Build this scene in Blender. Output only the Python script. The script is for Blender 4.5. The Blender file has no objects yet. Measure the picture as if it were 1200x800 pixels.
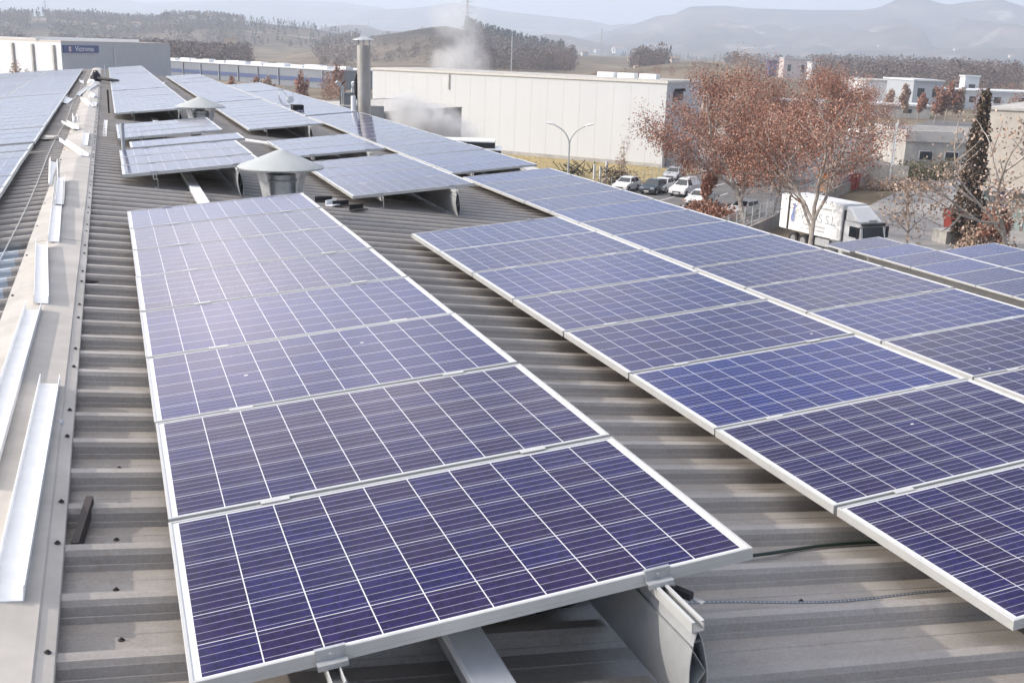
import bpy, bmesh, math, random
from mathutils import Vector, Matrix, noise
random.seed(7)
D = bpy.data; S = bpy.context.scene; COL = S.collection
R = math.radians
# ------------------------------------------------------------------ camera, sky, sun, exposure
CP = Vector((-0.09998, -2.47688, 1.56888))                       # eye, 1.7 m above the roof
CR = Vector((0.93737618, -0.34671569, 0.03337858))               # right
CD = Vector((-0.06149309, -0.2590478, -0.96390499))              # down
CF = Vector((0.34284764, 0.90148903, -0.26414585))               # forward
FPX = 1242.16
cd = D.cameras.new('camera'); cam = D.objects.new('camera', cd); COL.objects.link(cam)
m3 = Matrix((CR, -CD, -CF)).transposed()
cam.matrix_world = Matrix.Translation(CP) @ m3.to_4x4()
cd.sensor_width = 36; cd.lens = FPX / 1200 * 36; cd.clip_start = .05; cd.clip_end = 40000
S.camera = cam
SUN = Vector((-1, .27, .615)).normalized()                       # towards the sun
wd = D.worlds.new('World'); S.world = wd; wd.use_nodes = True
nt = wd.node_tree; sky = nt.nodes.new('ShaderNodeTexSky'); sky.sky_type = 'NISHITA'; sky.sun_disc = False
sky.sun_elevation = math.asin(SUN.z); sky.sun_rotation = math.atan2(SUN.x, SUN.y)
sky.altitude = 300; sky.air_density = 1.0; sky.dust_density = 2.0; sky.ozone_density = 1.0
bg = nt.nodes['Background']; bg.inputs[1].default_value = .10
def cloud_layer():                                               # a few soft warm-white clouds low in the sky ahead
    L = nt.links.new; tc = nt.nodes.new('ShaderNodeTexCoord'); acc = None
    nz = nt.nodes.new('ShaderNodeTexNoise'); nz.inputs['Scale'].default_value = 7; nz.inputs['Detail'].default_value = 6; nz.inputs['Roughness'].default_value = .55
    mp = nt.nodes.new('ShaderNodeMapping'); mp.inputs['Scale'].default_value = (1, 1, 2.2); L(tc.outputs['Generated'], mp.inputs[0]); L(mp.outputs[0], nz.inputs[0])
    for az, el, rad, amp in ((2.5, 14.5, 8.5, 1.0), (10, 19, 7, .55), (21, 19, 6, .40), (38, 18, 6, .34), (-9, 17, 6, .4), (64, 22, 10, .5), (-40, 22, 14, .7)):
        d = nt.nodes.new('ShaderNodeVectorMath'); d.operation = 'DISTANCE'; L(tc.outputs['Generated'], d.inputs[0])
        d.inputs[1].default_value = (math.cos(R(el)) * math.sin(R(az)), math.cos(R(el)) * math.cos(R(az)), math.sin(R(el)))
        m = nt.nodes.new('ShaderNodeMapRange'); m.interpolation_type = 'SMOOTHSTEP'; m.inputs[1].default_value = 0; m.inputs[2].default_value = R(rad) * 1.5; m.inputs[3].default_value = amp; m.inputs[4].default_value = 0; L(d.outputs['Value'], m.inputs[0])
        if acc is None: acc = m.outputs[0]
        else:
            x = nt.nodes.new('ShaderNodeMath'); x.operation = 'MAXIMUM'; L(acc, x.inputs[0]); L(m.outputs[0], x.inputs[1]); acc = x.outputs[0]
    q = nt.nodes.new('ShaderNodeMapRange'); q.inputs[1].default_value = .30; q.inputs[2].default_value = .62; q.inputs[3].default_value = .35; L(nz.outputs[0], q.inputs[0])
    x = nt.nodes.new('ShaderNodeMath'); x.operation = 'MULTIPLY'; L(acc, x.inputs[0]); L(q.outputs[0], x.inputs[1])
    mx = nt.nodes.new('ShaderNodeMix'); mx.data_type = 'RGBA'; L(x.outputs[0], mx.inputs[0]); L(sky.outputs[0], mx.inputs[6]); mx.inputs[7].default_value = (22, 19.6, 20.2, 1)
    fill_veil = None                                                  # unseen bright cloud added overhead and sunward for stronger fill light
    for az, el, rad, amp in ((-60, 78, 46, .85), (-75, 42, 34, .9)):
        d = nt.nodes.new('ShaderNodeVectorMath'); d.operation = 'DISTANCE'; L(tc.outputs['Generated'], d.inputs[0])
        d.inputs[1].default_value = (math.cos(R(el)) * math.sin(R(az)), math.cos(R(el)) * math.cos(R(az)), math.sin(R(el)))
        m = nt.nodes.new('ShaderNodeMapRange'); m.interpolation_type = 'SMOOTHSTEP'; m.inputs[1].default_value = 0; m.inputs[2].default_value = R(rad); m.inputs[3].default_value = amp; m.inputs[4].default_value = 0; L(d.outputs['Value'], m.inputs[0])
        if fill_veil is None: fill_veil = m.outputs[0]
        else:
            x = nt.nodes.new('ShaderNodeMath'); x.operation = 'MAXIMUM'; L(fill_veil, x.inputs[0]); L(m.outputs[0], x.inputs[1]); fill_veil = x.outputs[0]
    m2 = nt.nodes.new('ShaderNodeMix'); m2.data_type = 'RGBA'; L(fill_veil, m2.inputs[0]); L(mx.outputs[2], m2.inputs[6]); m2.inputs[7].default_value = (23.5, 22.2, 21.6, 1)
    sz = nt.nodes.new('ShaderNodeSeparateXYZ'); L(tc.outputs['Generated'], sz.inputs[0])
    hm_ = nt.nodes.new('ShaderNodeMapRange'); hm_.interpolation_type = 'SMOOTHSTEP'; hm_.inputs[1].default_value = .01; hm_.inputs[2].default_value = .16; hm_.inputs[3].default_value = .70; hm_.inputs[4].default_value = 0; L(sz.outputs[2], hm_.inputs[0])
    m3_ = nt.nodes.new('ShaderNodeMix'); m3_.data_type = 'RGBA'; L(hm_.outputs[0], m3_.inputs[0]); L(m2.outputs[2], m3_.inputs[6]); m3_.inputs[7].default_value = (12.2, 13.5, 14.3, 1)
    L(m3_.outputs[2], bg.inputs[0])
cloud_layer()
ld = D.lights.new('sun', 'SUN'); ld.energy = 3.0; ld.angle = R(.6); ld.color = (1, .925, .82)
lo = D.objects.new('sun', ld); COL.objects.link(lo); lo.rotation_euler = SUN.to_track_quat('Z', 'Y').to_euler(); lo.location = (0, 0, 60)
S.view_settings.view_transform = 'Standard'; S.view_settings.look = 'None'
S.view_settings.exposure = .92; S.view_settings.gamma = 1
S.view_settings.use_curve_mapping = False
S.cycles.volume_bounces = 1; S.cycles.max_bounces = 6; S.cycles.use_denoising = True
S.cycles.volume_step_rate = 4; S.cycles.volume_max_steps = 96

# ------------------------------------------------------------------ helpers
def ray(px, py): return CR * ((px - 600) / FPX) + CD * ((py - 400) / FPX) + CF
def atz(px, py, z):
    d = ray(px, py); return CP + d * ((z - CP.z) / d.z)
ZG = -12.4
def g2(px, py): v = atz(px, py, ZG); return (v.x, v.y)
def far(px, py, dist):                                           # point at a horizontal distance
    d = ray(px, py); return CP + d * (dist / math.hypot(d.x, d.y))
def unit(x, y): l = math.hypot(x, y); return Vector((x / l, y / l, 0))

class MB:
    def __init__(s): s.bm = bmesh.new(); s.mi = 0
    def face(s, pts):
        try:
            f = s.bm.faces.new([s.bm.verts.new(p) for p in pts]); f.material_index = s.mi; return f
        except ValueError: return None
    def box(s, c, d, m=None):
        x, y, z = d[0] / 2, d[1] / 2, d[2] / 2
        v = [Vector((a * x, b * y, e * z)) + Vector(c) for a in (-1, 1) for b in (-1, 1) for e in (-1, 1)]
        if m is not None: v = [m @ p for p in v]
        vs = [s.bm.verts.new(p) for p in v]
        for q in ((0, 1, 3, 2), (4, 6, 7, 5), (0, 4, 5, 1), (2, 3, 7, 6), (0, 2, 6, 4), (1, 5, 7, 3)):
            f = s.bm.faces.new([vs[i] for i in q]); f.material_index = s.mi
        return s
    def loft(s, rings, cap=True, closed=True):
        rr = [[s.bm.verts.new(p) for p in r] for r in rings]; n = len(rr[0])
        for a, b in zip(rr, rr[1:]):
            for i in range(n if closed else n - 1):
                j = (i + 1) % n
                f = s.bm.faces.new((a[i], a[j], b[j], b[i])); f.material_index = s.mi
        if cap and closed:
            for r, fl in ((rr[0], True), (rr[-1], False)):
                try:
                    f = s.bm.faces.new(list(reversed(r)) if fl else r); f.material_index = s.mi
                except ValueError: pass
        return s
    def tube(s, pts, rad, n=8, cap=True):
        pts = [Vector(p) for p in pts]; rings = []
        if not hasattr(rad, '__len__'): rad = [rad] * len(pts)
        up = Vector((0, 0, 1)); prev = None
        for i, p in enumerate(pts):
            d = (pts[min(i + 1, len(pts) - 1)] - pts[max(i - 1, 0)]).normalized()
            if prev is None: x = d.orthogonal().normalized()
            else:
                x = (prev - d * prev.dot(d))
                x = x.normalized() if x.length > 1e-6 else d.orthogonal().normalized()
            prev = x; y = d.cross(x)
            rings.append([p + (x * math.cos(t) + y * math.sin(t)) * rad[i] for t in [2 * math.pi * k / n for k in range(n)]])
        return s.loft(rings, cap)
    def lathe(s, prof, c=(0, 0, 0), n=32, cap=True):
        c = Vector(c)
        return s.loft([[c + Vector((r * math.cos(2 * math.pi * k / n), r * math.sin(2 * math.pi * k / n), z)) for k in range(n)] for r, z in prof], cap)
    def prism(s, poly, a, b, ax):                                # polygon (2D) carried by frame function ax(p2d, t)
        return s.loft([[ax(p, a) for p in poly], [ax(p, b) for p in poly]])
    def build(s, name, mat, parent=None, loc=None, smooth=False, kind=None):
        me = D.meshes.new(name); bmesh.ops.recalc_face_normals(s.bm, faces=s.bm.faces); s.bm.to_mesh(me); s.bm.free()
        for m in (mat if isinstance(mat, (list, tuple)) else [mat]): me.materials.append(m)
        if smooth:
            me.polygons.foreach_set('use_smooth', [True] * len(me.polygons)); me.set_sharp_from_angle(angle=R(35))
        o = D.objects.new(name, me); COL.objects.link(o)
        if parent is not None: o.parent = parent
        if loc is not None: o.location = loc
        if kind: o['kind'] = kind
        return o
def tag(o, label, cat, group=None):
    o['label'] = label; o['category'] = cat
    if group: o['group'] = group
    return o
def thing(name, label, cat, loc=(0, 0, 0), rot=0, group=None):
    o = D.objects.new(name, None); COL.objects.link(o); o.empty_display_size = .2
    o.location = loc; o.rotation_euler = (0, 0, rot); return tag(o, label, cat, group)
def copy_tree(o, parent=None):
    c = o.copy(); COL.objects.link(c)
    if parent: c.parent = parent
    for ch in o.children: copy_tree(ch, c)
    return c
def text(name, body, size, mat, parent, mw, ext=.004):
    cu = D.curves.new(name, 'FONT'); cu.body = body; cu.size = size; cu.extrude = ext; cu.align_x = 'CENTER'; cu.align_y = 'CENTER'
    o = D.objects.new(name, cu); COL.objects.link(o); bpy.context.view_layer.update(); me = D.meshes.new_from_object(o.evaluated_get(bpy.context.evaluated_depsgraph_get()))
    D.objects.remove(o); me.materials.clear(); me.materials.append(mat); o = D.objects.new(name, me); COL.objects.link(o); o.parent = parent; o.matrix_local = mw; return o

# ------------------------------------------------------------------ materials
def mat(name, col, rough=.6, metal=0, var=.12, scale=4, col2=None, bump=0, stretch=None, spec=None, detail=5, thr=None):
    m = D.materials.new(name); m.use_nodes = True; n = m.node_tree; b = n.nodes['Principled BSDF']
    b.inputs['Roughness'].default_value = rough; b.inputs['Metallic'].default_value = metal
    if spec is not None: b.inputs['Specular IOR Level'].default_value = spec
    tc = n.nodes.new('ShaderNodeTexCoord'); mp = n.nodes.new('ShaderNodeMapping')
    n.links.new(tc.outputs['Object'], mp.inputs[0])
    if stretch: mp.inputs['Scale'].default_value = stretch
    nz = n.nodes.new('ShaderNodeTexNoise'); nz.inputs['Scale'].default_value = scale; nz.inputs['Detail'].default_value = detail
    nz.inputs['Roughness'].default_value = .65; n.links.new(mp.outputs[0], nz.inputs[0])
    rp = n.nodes.new('ShaderNodeValToRGB'); n.links.new(nz.outputs[0], rp.inputs[0])
    c2 = col2 or [c * (1 - var) for c in col]; c1 = col if col2 else [min(1, c * (1 + var)) for c in col]
    lo_, hi_ = thr or (.32, .68)
    rp.color_ramp.elements[0].position = lo_; rp.color_ramp.elements[0].color = (*c2, 1)
    rp.color_ramp.elements[1].position = hi_; rp.color_ramp.elements[1].color = (*c1, 1)
    n.links.new(rp.outputs[0], b.inputs['Base Color'])
    if bump:
        bp = n.nodes.new('ShaderNodeBump'); bp.inputs['Strength'].default_value = bump; bp.inputs['Distance'].default_value = .01
        n.links.new(nz.outputs[0], bp.inputs['Height']); n.links.new(bp.outputs[0], b.inputs['Normal'])
    return m
def nd(n, t, op=None, **k):
    x = n.nodes.new(t)
    if op: x.operation = op
    for a, v in k.items(): x.inputs[int(a[1:])].default_value = v
    return x

def cell_material():
    m = D.materials.new('photovoltaic_cells'); m.use_nodes = True; n = m.node_tree; L = n.links.new; b = n.nodes['Principled BSDF']
    uv = n.nodes.new('ShaderNodeUVMap'); sp = n.nodes.new('ShaderNodeSeparateXYZ'); L(uv.outputs[0], sp.inputs[0])
    def M(op, a, bb=None, c=None):
        x = n.nodes.new('ShaderNodeMath'); x.operation = op
        for i, v in enumerate((a, bb, c)):
            if v is None: continue
            if isinstance(v, (int, float)): x.inputs[i].default_value = v
            else: L(v, x.inputs[i])
        return x.outputs[0]
    cx = M('DIVIDE', M('SUBTRACT', sp.outputs[0], .0305), .1589); cy = M('DIVIDE', M('SUBTRACT', sp.outputs[1], .0185), .1588)
    fx = M('FRACT', cx); fy = M('FRACT', cy)
    def band(f, h): return M('GREATER_THAN', M('ABSOLUTE', M('SUBTRACT', f, .5)), .5 - h)
    gap = M('MAXIMUM', band(fx, .0108), band(fy, .0098))
    ins = M('MULTIPLY', M('LESS_THAN', M('ABSOLUTE', M('SUBTRACT', cx, 5)), 5), M('LESS_THAN', M('ABSOLUTE', M('SUBTRACT', cy, 3)), 3))
    white = M('MAXIMUM', gap, M('SUBTRACT', 1, ins))
    bus = M('LESS_THAN', M('ABSOLUTE', M('SUBTRACT', M('FRACT', M('MULTIPLY', fy, 4)), .5)), .026)
    fing = M('LESS_THAN', M('FRACT', M('MULTIPLY', sp.outputs[0], 500)), .12)
    oi = n.nodes.new('ShaderNodeObjectInfo')
    cv = n.nodes.new('ShaderNodeCombineXYZ'); L(M('FLOOR', cx), cv.inputs[0]); L(M('FLOOR', cy), cv.inputs[1]); L(M('MULTIPLY', oi.outputs['Random'], 91), cv.inputs[2])
    wn = n.nodes.new('ShaderNodeTexWhiteNoise'); L(cv.outputs[0], wn.inputs[0])
    vo = n.nodes.new('ShaderNodeTexVoronoi'); vo.inputs['Scale'].default_value = 75
    ad = n.nodes.new('ShaderNodeVectorMath'); ad.operation = 'ADD'; L(uv.outputs[0], ad.inputs[0]); L(cv.outputs[0], ad.inputs[1]); L(ad.outputs[0], vo.inputs['Vector'])
    sv = n.nodes.new('ShaderNodeSeparateColor'); L(vo.outputs['Color'], sv.inputs[0])
    ra = n.nodes.new('ShaderNodeValToRGB'); L(M('ADD', M('MULTIPLY', oi.outputs['Random'], .72), M('MULTIPLY', wn.outputs['Value'], .28)), ra.inputs[0])
    e = ra.color_ramp.elements; e[0].position = .1; e[0].color = (.016, .007, .047, 1); e[1].position = .9; e[1].color = (.005, .011, .118, 1)
    hs = n.nodes.new('ShaderNodeHueSaturation'); L(ra.outputs[0], hs.inputs['Color'])
    L(M('ADD', .62, M('MULTIPLY', sv.outputs[0], .76)), hs.inputs['Value'])
    def mix(f, a, c):
        x = n.nodes.new('ShaderNodeMix'); x.data_type = 'RGBA'; L(f, x.inputs[0])
        for i, v in ((6, a), (7, c)):
            if isinstance(v, tuple): x.inputs[i].default_value = v
            else: L(v, x.inputs[i])
        return x.outputs[2]
    c = mix(M('MULTIPLY', fing, .04), hs.outputs[0], (.45, .45, .5, 1))
    c = mix(bus, c, (.33, .31, .37, 1)); c = mix(white, c, (.64, .64, .66, 1))
    du = n.nodes.new('ShaderNodeTexNoise'); du.inputs['Scale'].default_value = 1.6; du.inputs['Detail'].default_value = 9; du.inputs['Roughness'].default_value = .72
    off = n.nodes.new('ShaderNodeCombineXYZ'); L(M('MULTIPLY', oi.outputs['Random'], 57), off.inputs[2]); av = n.nodes.new('ShaderNodeVectorMath'); av.operation = 'ADD'; L(uv.outputs[0], av.inputs[0]); L(off.outputs[0], av.inputs[1]); L(av.outputs[0], du.inputs[0])
    dm = n.nodes.new('ShaderNodeMapRange'); dm.inputs[1].default_value = .48; dm.inputs[2].default_value = .85; dm.inputs[3].default_value = 0; dm.inputs[4].default_value = .07; L(du.outputs[0], dm.inputs[0])
    edge = n.nodes.new('ShaderNodeMapRange'); edge.inputs[1].default_value = .012; edge.inputs[2].default_value = .10; edge.inputs[3].default_value = .10; edge.inputs[4].default_value = 0; L(sp.outputs[0], edge.inputs[0])
    c = mix(M('ADD', dm.outputs[0], M('MULTIPLY', edge.outputs[0], du.outputs[0])), c, (.36, .33, .31, 1))
    wc = n.nodes.new('ShaderNodeSeparateColor'); L(wn.outputs['Color'], wc.inputs[0])
    dx = M('SUBTRACT', fx, M('ADD', .2, M('MULTIPLY', wc.outputs[1], .6))); dy = M('SUBTRACT', fy, M('ADD', .2, M('MULTIPLY', wc.outputs[2], .6)))
    dd = M('SQRT', M('ADD', M('MULTIPLY', dx, dx), M('MULTIPLY', M('MULTIPLY', dy, dy), 2.2)))
    dd = M('ADD', dd, M('MULTIPLY', M('SUBTRACT', sv.outputs[1], .5), .03))
    drop = M('MULTIPLY', M('GREATER_THAN', wc.outputs[0], .988), M('LESS_THAN', dd, .062))
    c = mix(drop, c, (.62, .60, .55, 1))
    L(c, b.inputs['Base Color'])
    b.inputs['Roughness'].default_value = .4; b.inputs['Specular IOR Level'].default_value = .04
    b.inputs['Coat Weight'].default_value = 1; b.inputs['Coat IOR'].default_value = 1.28
    dz = n.nodes.new('ShaderNodeTexNoise'); dz.inputs['Scale'].default_value = 2.5; dz.inputs['Detail'].default_value = 6; L(ad.outputs[0], dz.inputs[0])
    L(M('ADD', .06, M('MULTIPLY', dz.outputs[0], .07)), b.inputs['Coat Roughness'])
    return m
M_CELL = cell_material()
M_ALU = mat('anodised_aluminium', (.50, .51, .52), .42, .5, .06, 30)
M_FRAME = mat('panel_frame_aluminium', (.50, .50, .49), .45, .2, .05, 12)
M_BACK = mat('white_backsheet', (.7, .7, .7), .6)
M_GALV = mat('galvanised_steel', (.46, .47, .48), .5, .5, .22, 9, bump=.05)
M_WSTEEL = mat('white_coated_steel', (.82, .82, .82), .5, 0, .06, 8)
M_CAP = mat('ridge_cap_sheet', (.48, .445, .405), .6, 0, .16, 2.2, col2=(.34, .315, .285), bump=.05)
M_DARK = mat('black_plastic', (.02, .02, .022), .5)
M_RUB = mat('dark_rubber', (.025, .022, .022), .7)
M_BARK = mat('plane_bark', (.46, .41, .36), .8, 0, .3, 2.2, col2=(.20, .165, .14))
M_WHITE = mat('white_cladding', (.61, .62, .635), .6, 0, .02, .35, stretch=(1, 1, .15))
M_GREYW = mat('grey_cladding', (.31, .32, .35), .55, 0, .05, .5)
M_CONC = mat('light_concrete', (.42, .40, .37), .85, 0, .2, .6)
M_BEIGE = mat('beige_render', (.50, .45, .39), .85, 0, .15, .5)
M_GLASS = mat('dark_window_glass', (.02, .025, .03), .08, 0, .1, 3)
M_BLUE = mat('dark_blue_paint', (.03, .06, .20), .45)
M_RED = mat('red_paint', (.26, .045, .035), .5)

def roof_mat():
    m = mat('ribbed_roof_steel', (.36, .332, .308), .5, .15, .12, 1.3, col2=(.265, .24, .218), bump=.04, stretch=(.8, 1.6, 1), thr=(.30, .66))
    n = m.node_tree; L = n.links.new; b = n.nodes['Principled BSDF']; src = b.inputs['Base Color'].links[0].from_socket
    tc = n.nodes['Texture Coordinate']; a = nd(n, 'ShaderNodeTexNoise'); a.inputs['Scale'].default_value = 7; a.inputs['Detail'].default_value = 8; a.inputs['Roughness'].default_value = .75
    L(tc.outputs['Object'], a.inputs[0]); r = n.nodes.new('ShaderNodeValToRGB'); L(a.outputs[0], r.inputs[0])
    r.color_ramp.elements[0].position = .54; r.color_ramp.elements[0].color = (0, 0, 0, 1); r.color_ramp.elements[1].position = .76; r.color_ramp.elements[1].color = (.75, .75, .75, 1)
    x = n.nodes.new('ShaderNodeMix'); x.data_type = 'RGBA'; L(r.outputs[0], x.inputs[0]); L(src, x.inputs[6]); x.inputs[7].default_value = (.22, .175, .14, 1)
    # fine grime speckle
    f = nd(n, 'ShaderNodeTexNoise'); f.inputs['Scale'].default_value = 90; f.inputs['Detail'].default_value = 3; L(tc.outputs['Object'], f.inputs[0])
    sz = n.nodes.new('ShaderNodeSeparateXYZ'); L(tc.outputs['Object'], sz.inputs[0])
    lap = nd(n, 'ShaderNodeMath', 'MULTIPLY', i1=1 / 1.05); L(sz.outputs[1], lap.inputs[0]); lf = nd(n, 'ShaderNodeMath', 'FRACT'); L(lap.outputs[0], lf.inputs[0])
    ll = nd(n, 'ShaderNodeMath', 'FLOOR'); L(lap.outputs[0], ll.inputs[0]); wn = n.nodes.new('ShaderNodeTexWhiteNoise'); wn.noise_dimensions = '1D'; L(ll.outputs[0], wn.inputs['W'])
    sheet_v = nd(n, 'ShaderNodeMath', 'MULTIPLY_ADD', i1=.14, i2=.93); L(wn.outputs['Value'], sheet_v.inputs[0])
    hh = n.nodes.new('ShaderNodeHueSaturation'); L(x.outputs[2], hh.inputs['Color']); L(sheet_v.outputs[0], hh.inputs['Value'])
    st = nd(n, 'ShaderNodeTexNoise'); st.inputs['Scale'].default_value = 1; st.inputs['Detail'].default_value = 7; st.inputs['Roughness'].default_value = .7
    smp = n.nodes.new('ShaderNodeMapping'); smp.inputs['Scale'].default_value = (1.1, 26, 1); L(tc.outputs['Object'], smp.inputs[0]); L(smp.outputs[0], st.inputs[0])
    sr = n.nodes.new('ShaderNodeValToRGB'); L(st.outputs[0], sr.inputs[0]); sr.color_ramp.elements[0].position = .50; sr.color_ramp.elements[0].color = (0, 0, 0, 1); sr.color_ramp.elements[1].position = .74; sr.color_ramp.elements[1].color = (.30, .30, .30, 1)
    x2 = n.nodes.new('ShaderNodeMix'); x2.data_type = 'RGBA'; L(sr.outputs[0], x2.inputs[0]); L(hh.outputs[0], x2.inputs[6]); x2.inputs[7].default_value = (.17, .15, .135, 1)
    x = x2
    h = n.nodes.new('ShaderNodeHueSaturation'); L(x.outputs[2], h.inputs['Color'])
    mm = nd(n, 'ShaderNodeMath', 'MULTIPLY_ADD', i1=.5, i2=.76); L(f.outputs[0], mm.inputs[0]); L(mm.outputs[0], h.inputs['Value'])
    L(h.outputs[0], b.inputs['Base Color']); return m
M_ROOF = roof_mat()

# ------------------------------------------------------------------ frames of the solar field
SL = R(6.0); TA = R(5.2)
RD = Vector((math.cos(SL), 0, -math.sin(SL))); RN = Vector((math.sin(SL), 0, math.cos(SL)))      # roof: down-slope, normal
UX = Vector((math.cos(TA), 0, math.sin(TA))); WN = Vector((-math.sin(TA), 0, math.cos(TA)))      # panels: across, normal
VY = Vector((0, 1, 0))
def roof(rd, y, h=0): return RD * rd + VY * y + RN * (-.12 + h)                                   # h above the rib tops
XA = -.55; ZA = (-.12 - XA * math.sin(SL)) / math.cos(SL)                                         # ridge line
LD = Vector((-math.cos(SL), 0, -math.sin(SL))); LN = Vector((-math.sin(SL), 0, math.cos(SL)))
def lroof(s, y, h=0): return Vector((XA, 0, ZA)) + LD * s + VY * y + LN * h
Y0, Y1 = -7.0, 59.5; EAVE = 9.35; PIT = .35; RIBH = .064

# ------------------------------------------------------------------ ground and hills: one sheet
def interp(tab, x):
    if x <= tab[0][0]: return tab[0][1]
    for (a, b), (c, d) in zip(tab, tab[1:]):
        if x <= c: return b + (d - b) * (x - a) / (c - a)
    return tab[-1][1]
def prof(pts):                                                   # skyline as bearing -> tangent of elevation
    out = []
    for px, py in pts:
        d = ray(px, py); out.append((math.atan2(d.x, d.y), d.z / math.hypot(d.x, d.y)))
    return sorted(out)
RIDGES = [  # distance, half depth in front, behind, skyline
 (9500, 2600, 2500, prof([(-700, 2), (-300, -4), (0, -8), (120, -3), (165, 4), (230, 3), (300, 1), (350, 2), (400, 4), (440, 9), (480, 16), (560, 26), (700, 36), (900, 60), (1300, 75)])),
 (7600, 1500, 2000, prof([(-700, 20), (0, 17), (100, 16), (170, 14), (220, 22), (330, 42), (390, 30), (430, 13), (470, 11), (500, 8), (520, 4), (545, 4), (562, 9), (590, 14), (620, 17), (650, 20), (690, 24), (715, 30), (730, 28), (755, 28), (800, 45), (1300, 75)])),
 (5200, 1300, 1500, prof([(600, 66), (700, 40), (745, 28), (770, 19), (790, 17), (808, 8), (850, 7), (880, 10), (950, 12), (1010, 12), (1030, 9), (1048, 1), (1062, -2), (1085, -1), (1098, 3), (1112, 6), (1130, 3), (1150, 1), (1175, 0), (1200, 8), (1300, 14), (1700, 20)])),
 (3600, 500, 600, prof([(-700, 45), (200, 50), (340, 46), (380, 32), (405, 29), (430, 30), (446, 36), (470, 37), (500, 34), (540, 48), (610, 46), (640, 40), (665, 42), (700, 50), (800, 66), (960, 66), (1010, 58), (1060, 60), (1160, 55), (1250, 60), (1700, 70)])),
 (1750, 420, 500, prof([(-700, 26), (-100, 21), (0, 20), (60, 19), (120, 22), (175, 26), (205, 20), (250, 21), (285, 25), (320, 29), (360, 33), (420, 44), (470, 52), (560, 60), (1300, 88)])),
 (1150, 300, 260, prof([(-700, 60), (330, 62), (400, 50), (440, 42), (470, 38), (500, 33), (522, 31), (548, 36), (570, 43), (590, 49), (620, 56), (650, 62), (690, 66), (760, 70), (1300, 90)])),
 (560, 120, 160, prof([(-700, 66), (640, 86), (690, 85), (740, 80), (780, 75), (815, 73), (840, 74), (870, 78), (900, 90), (1000, 100), (1700, 120)])),
]
def height(az, r, wx, wy):
    h = 0
    for k, (R0, wf, wb, tab) in enumerate(RIDGES):
        if abs(r - R0) > 3 * max(wf, wb): continue
        H = CP.z + R0 * interp(tab, az) - ZG
        if H <= 0: continue
        t = (r - R0) / (wf if r < R0 else wb)
        q = noise.fractal(Vector((wx / (R0 * .05), wy / (R0 * .05), k * 7.1)), 1, 2.1, 7)
        s = math.exp(-t * t) if k != 2 else (min(r / R0, .66 * math.exp(-.8 * t * t) + .34 * min(1, max(0, (t + .20) / .14))) if t < 0 else math.exp(-t * t))
        fade = 1 - math.exp(-(t * 2.2) ** 2)
        h = max(h, H * max(0, s + (.17 if k != 2 else .34) * q * fade * min(1, 2.5 * s)))
    return h
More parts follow.
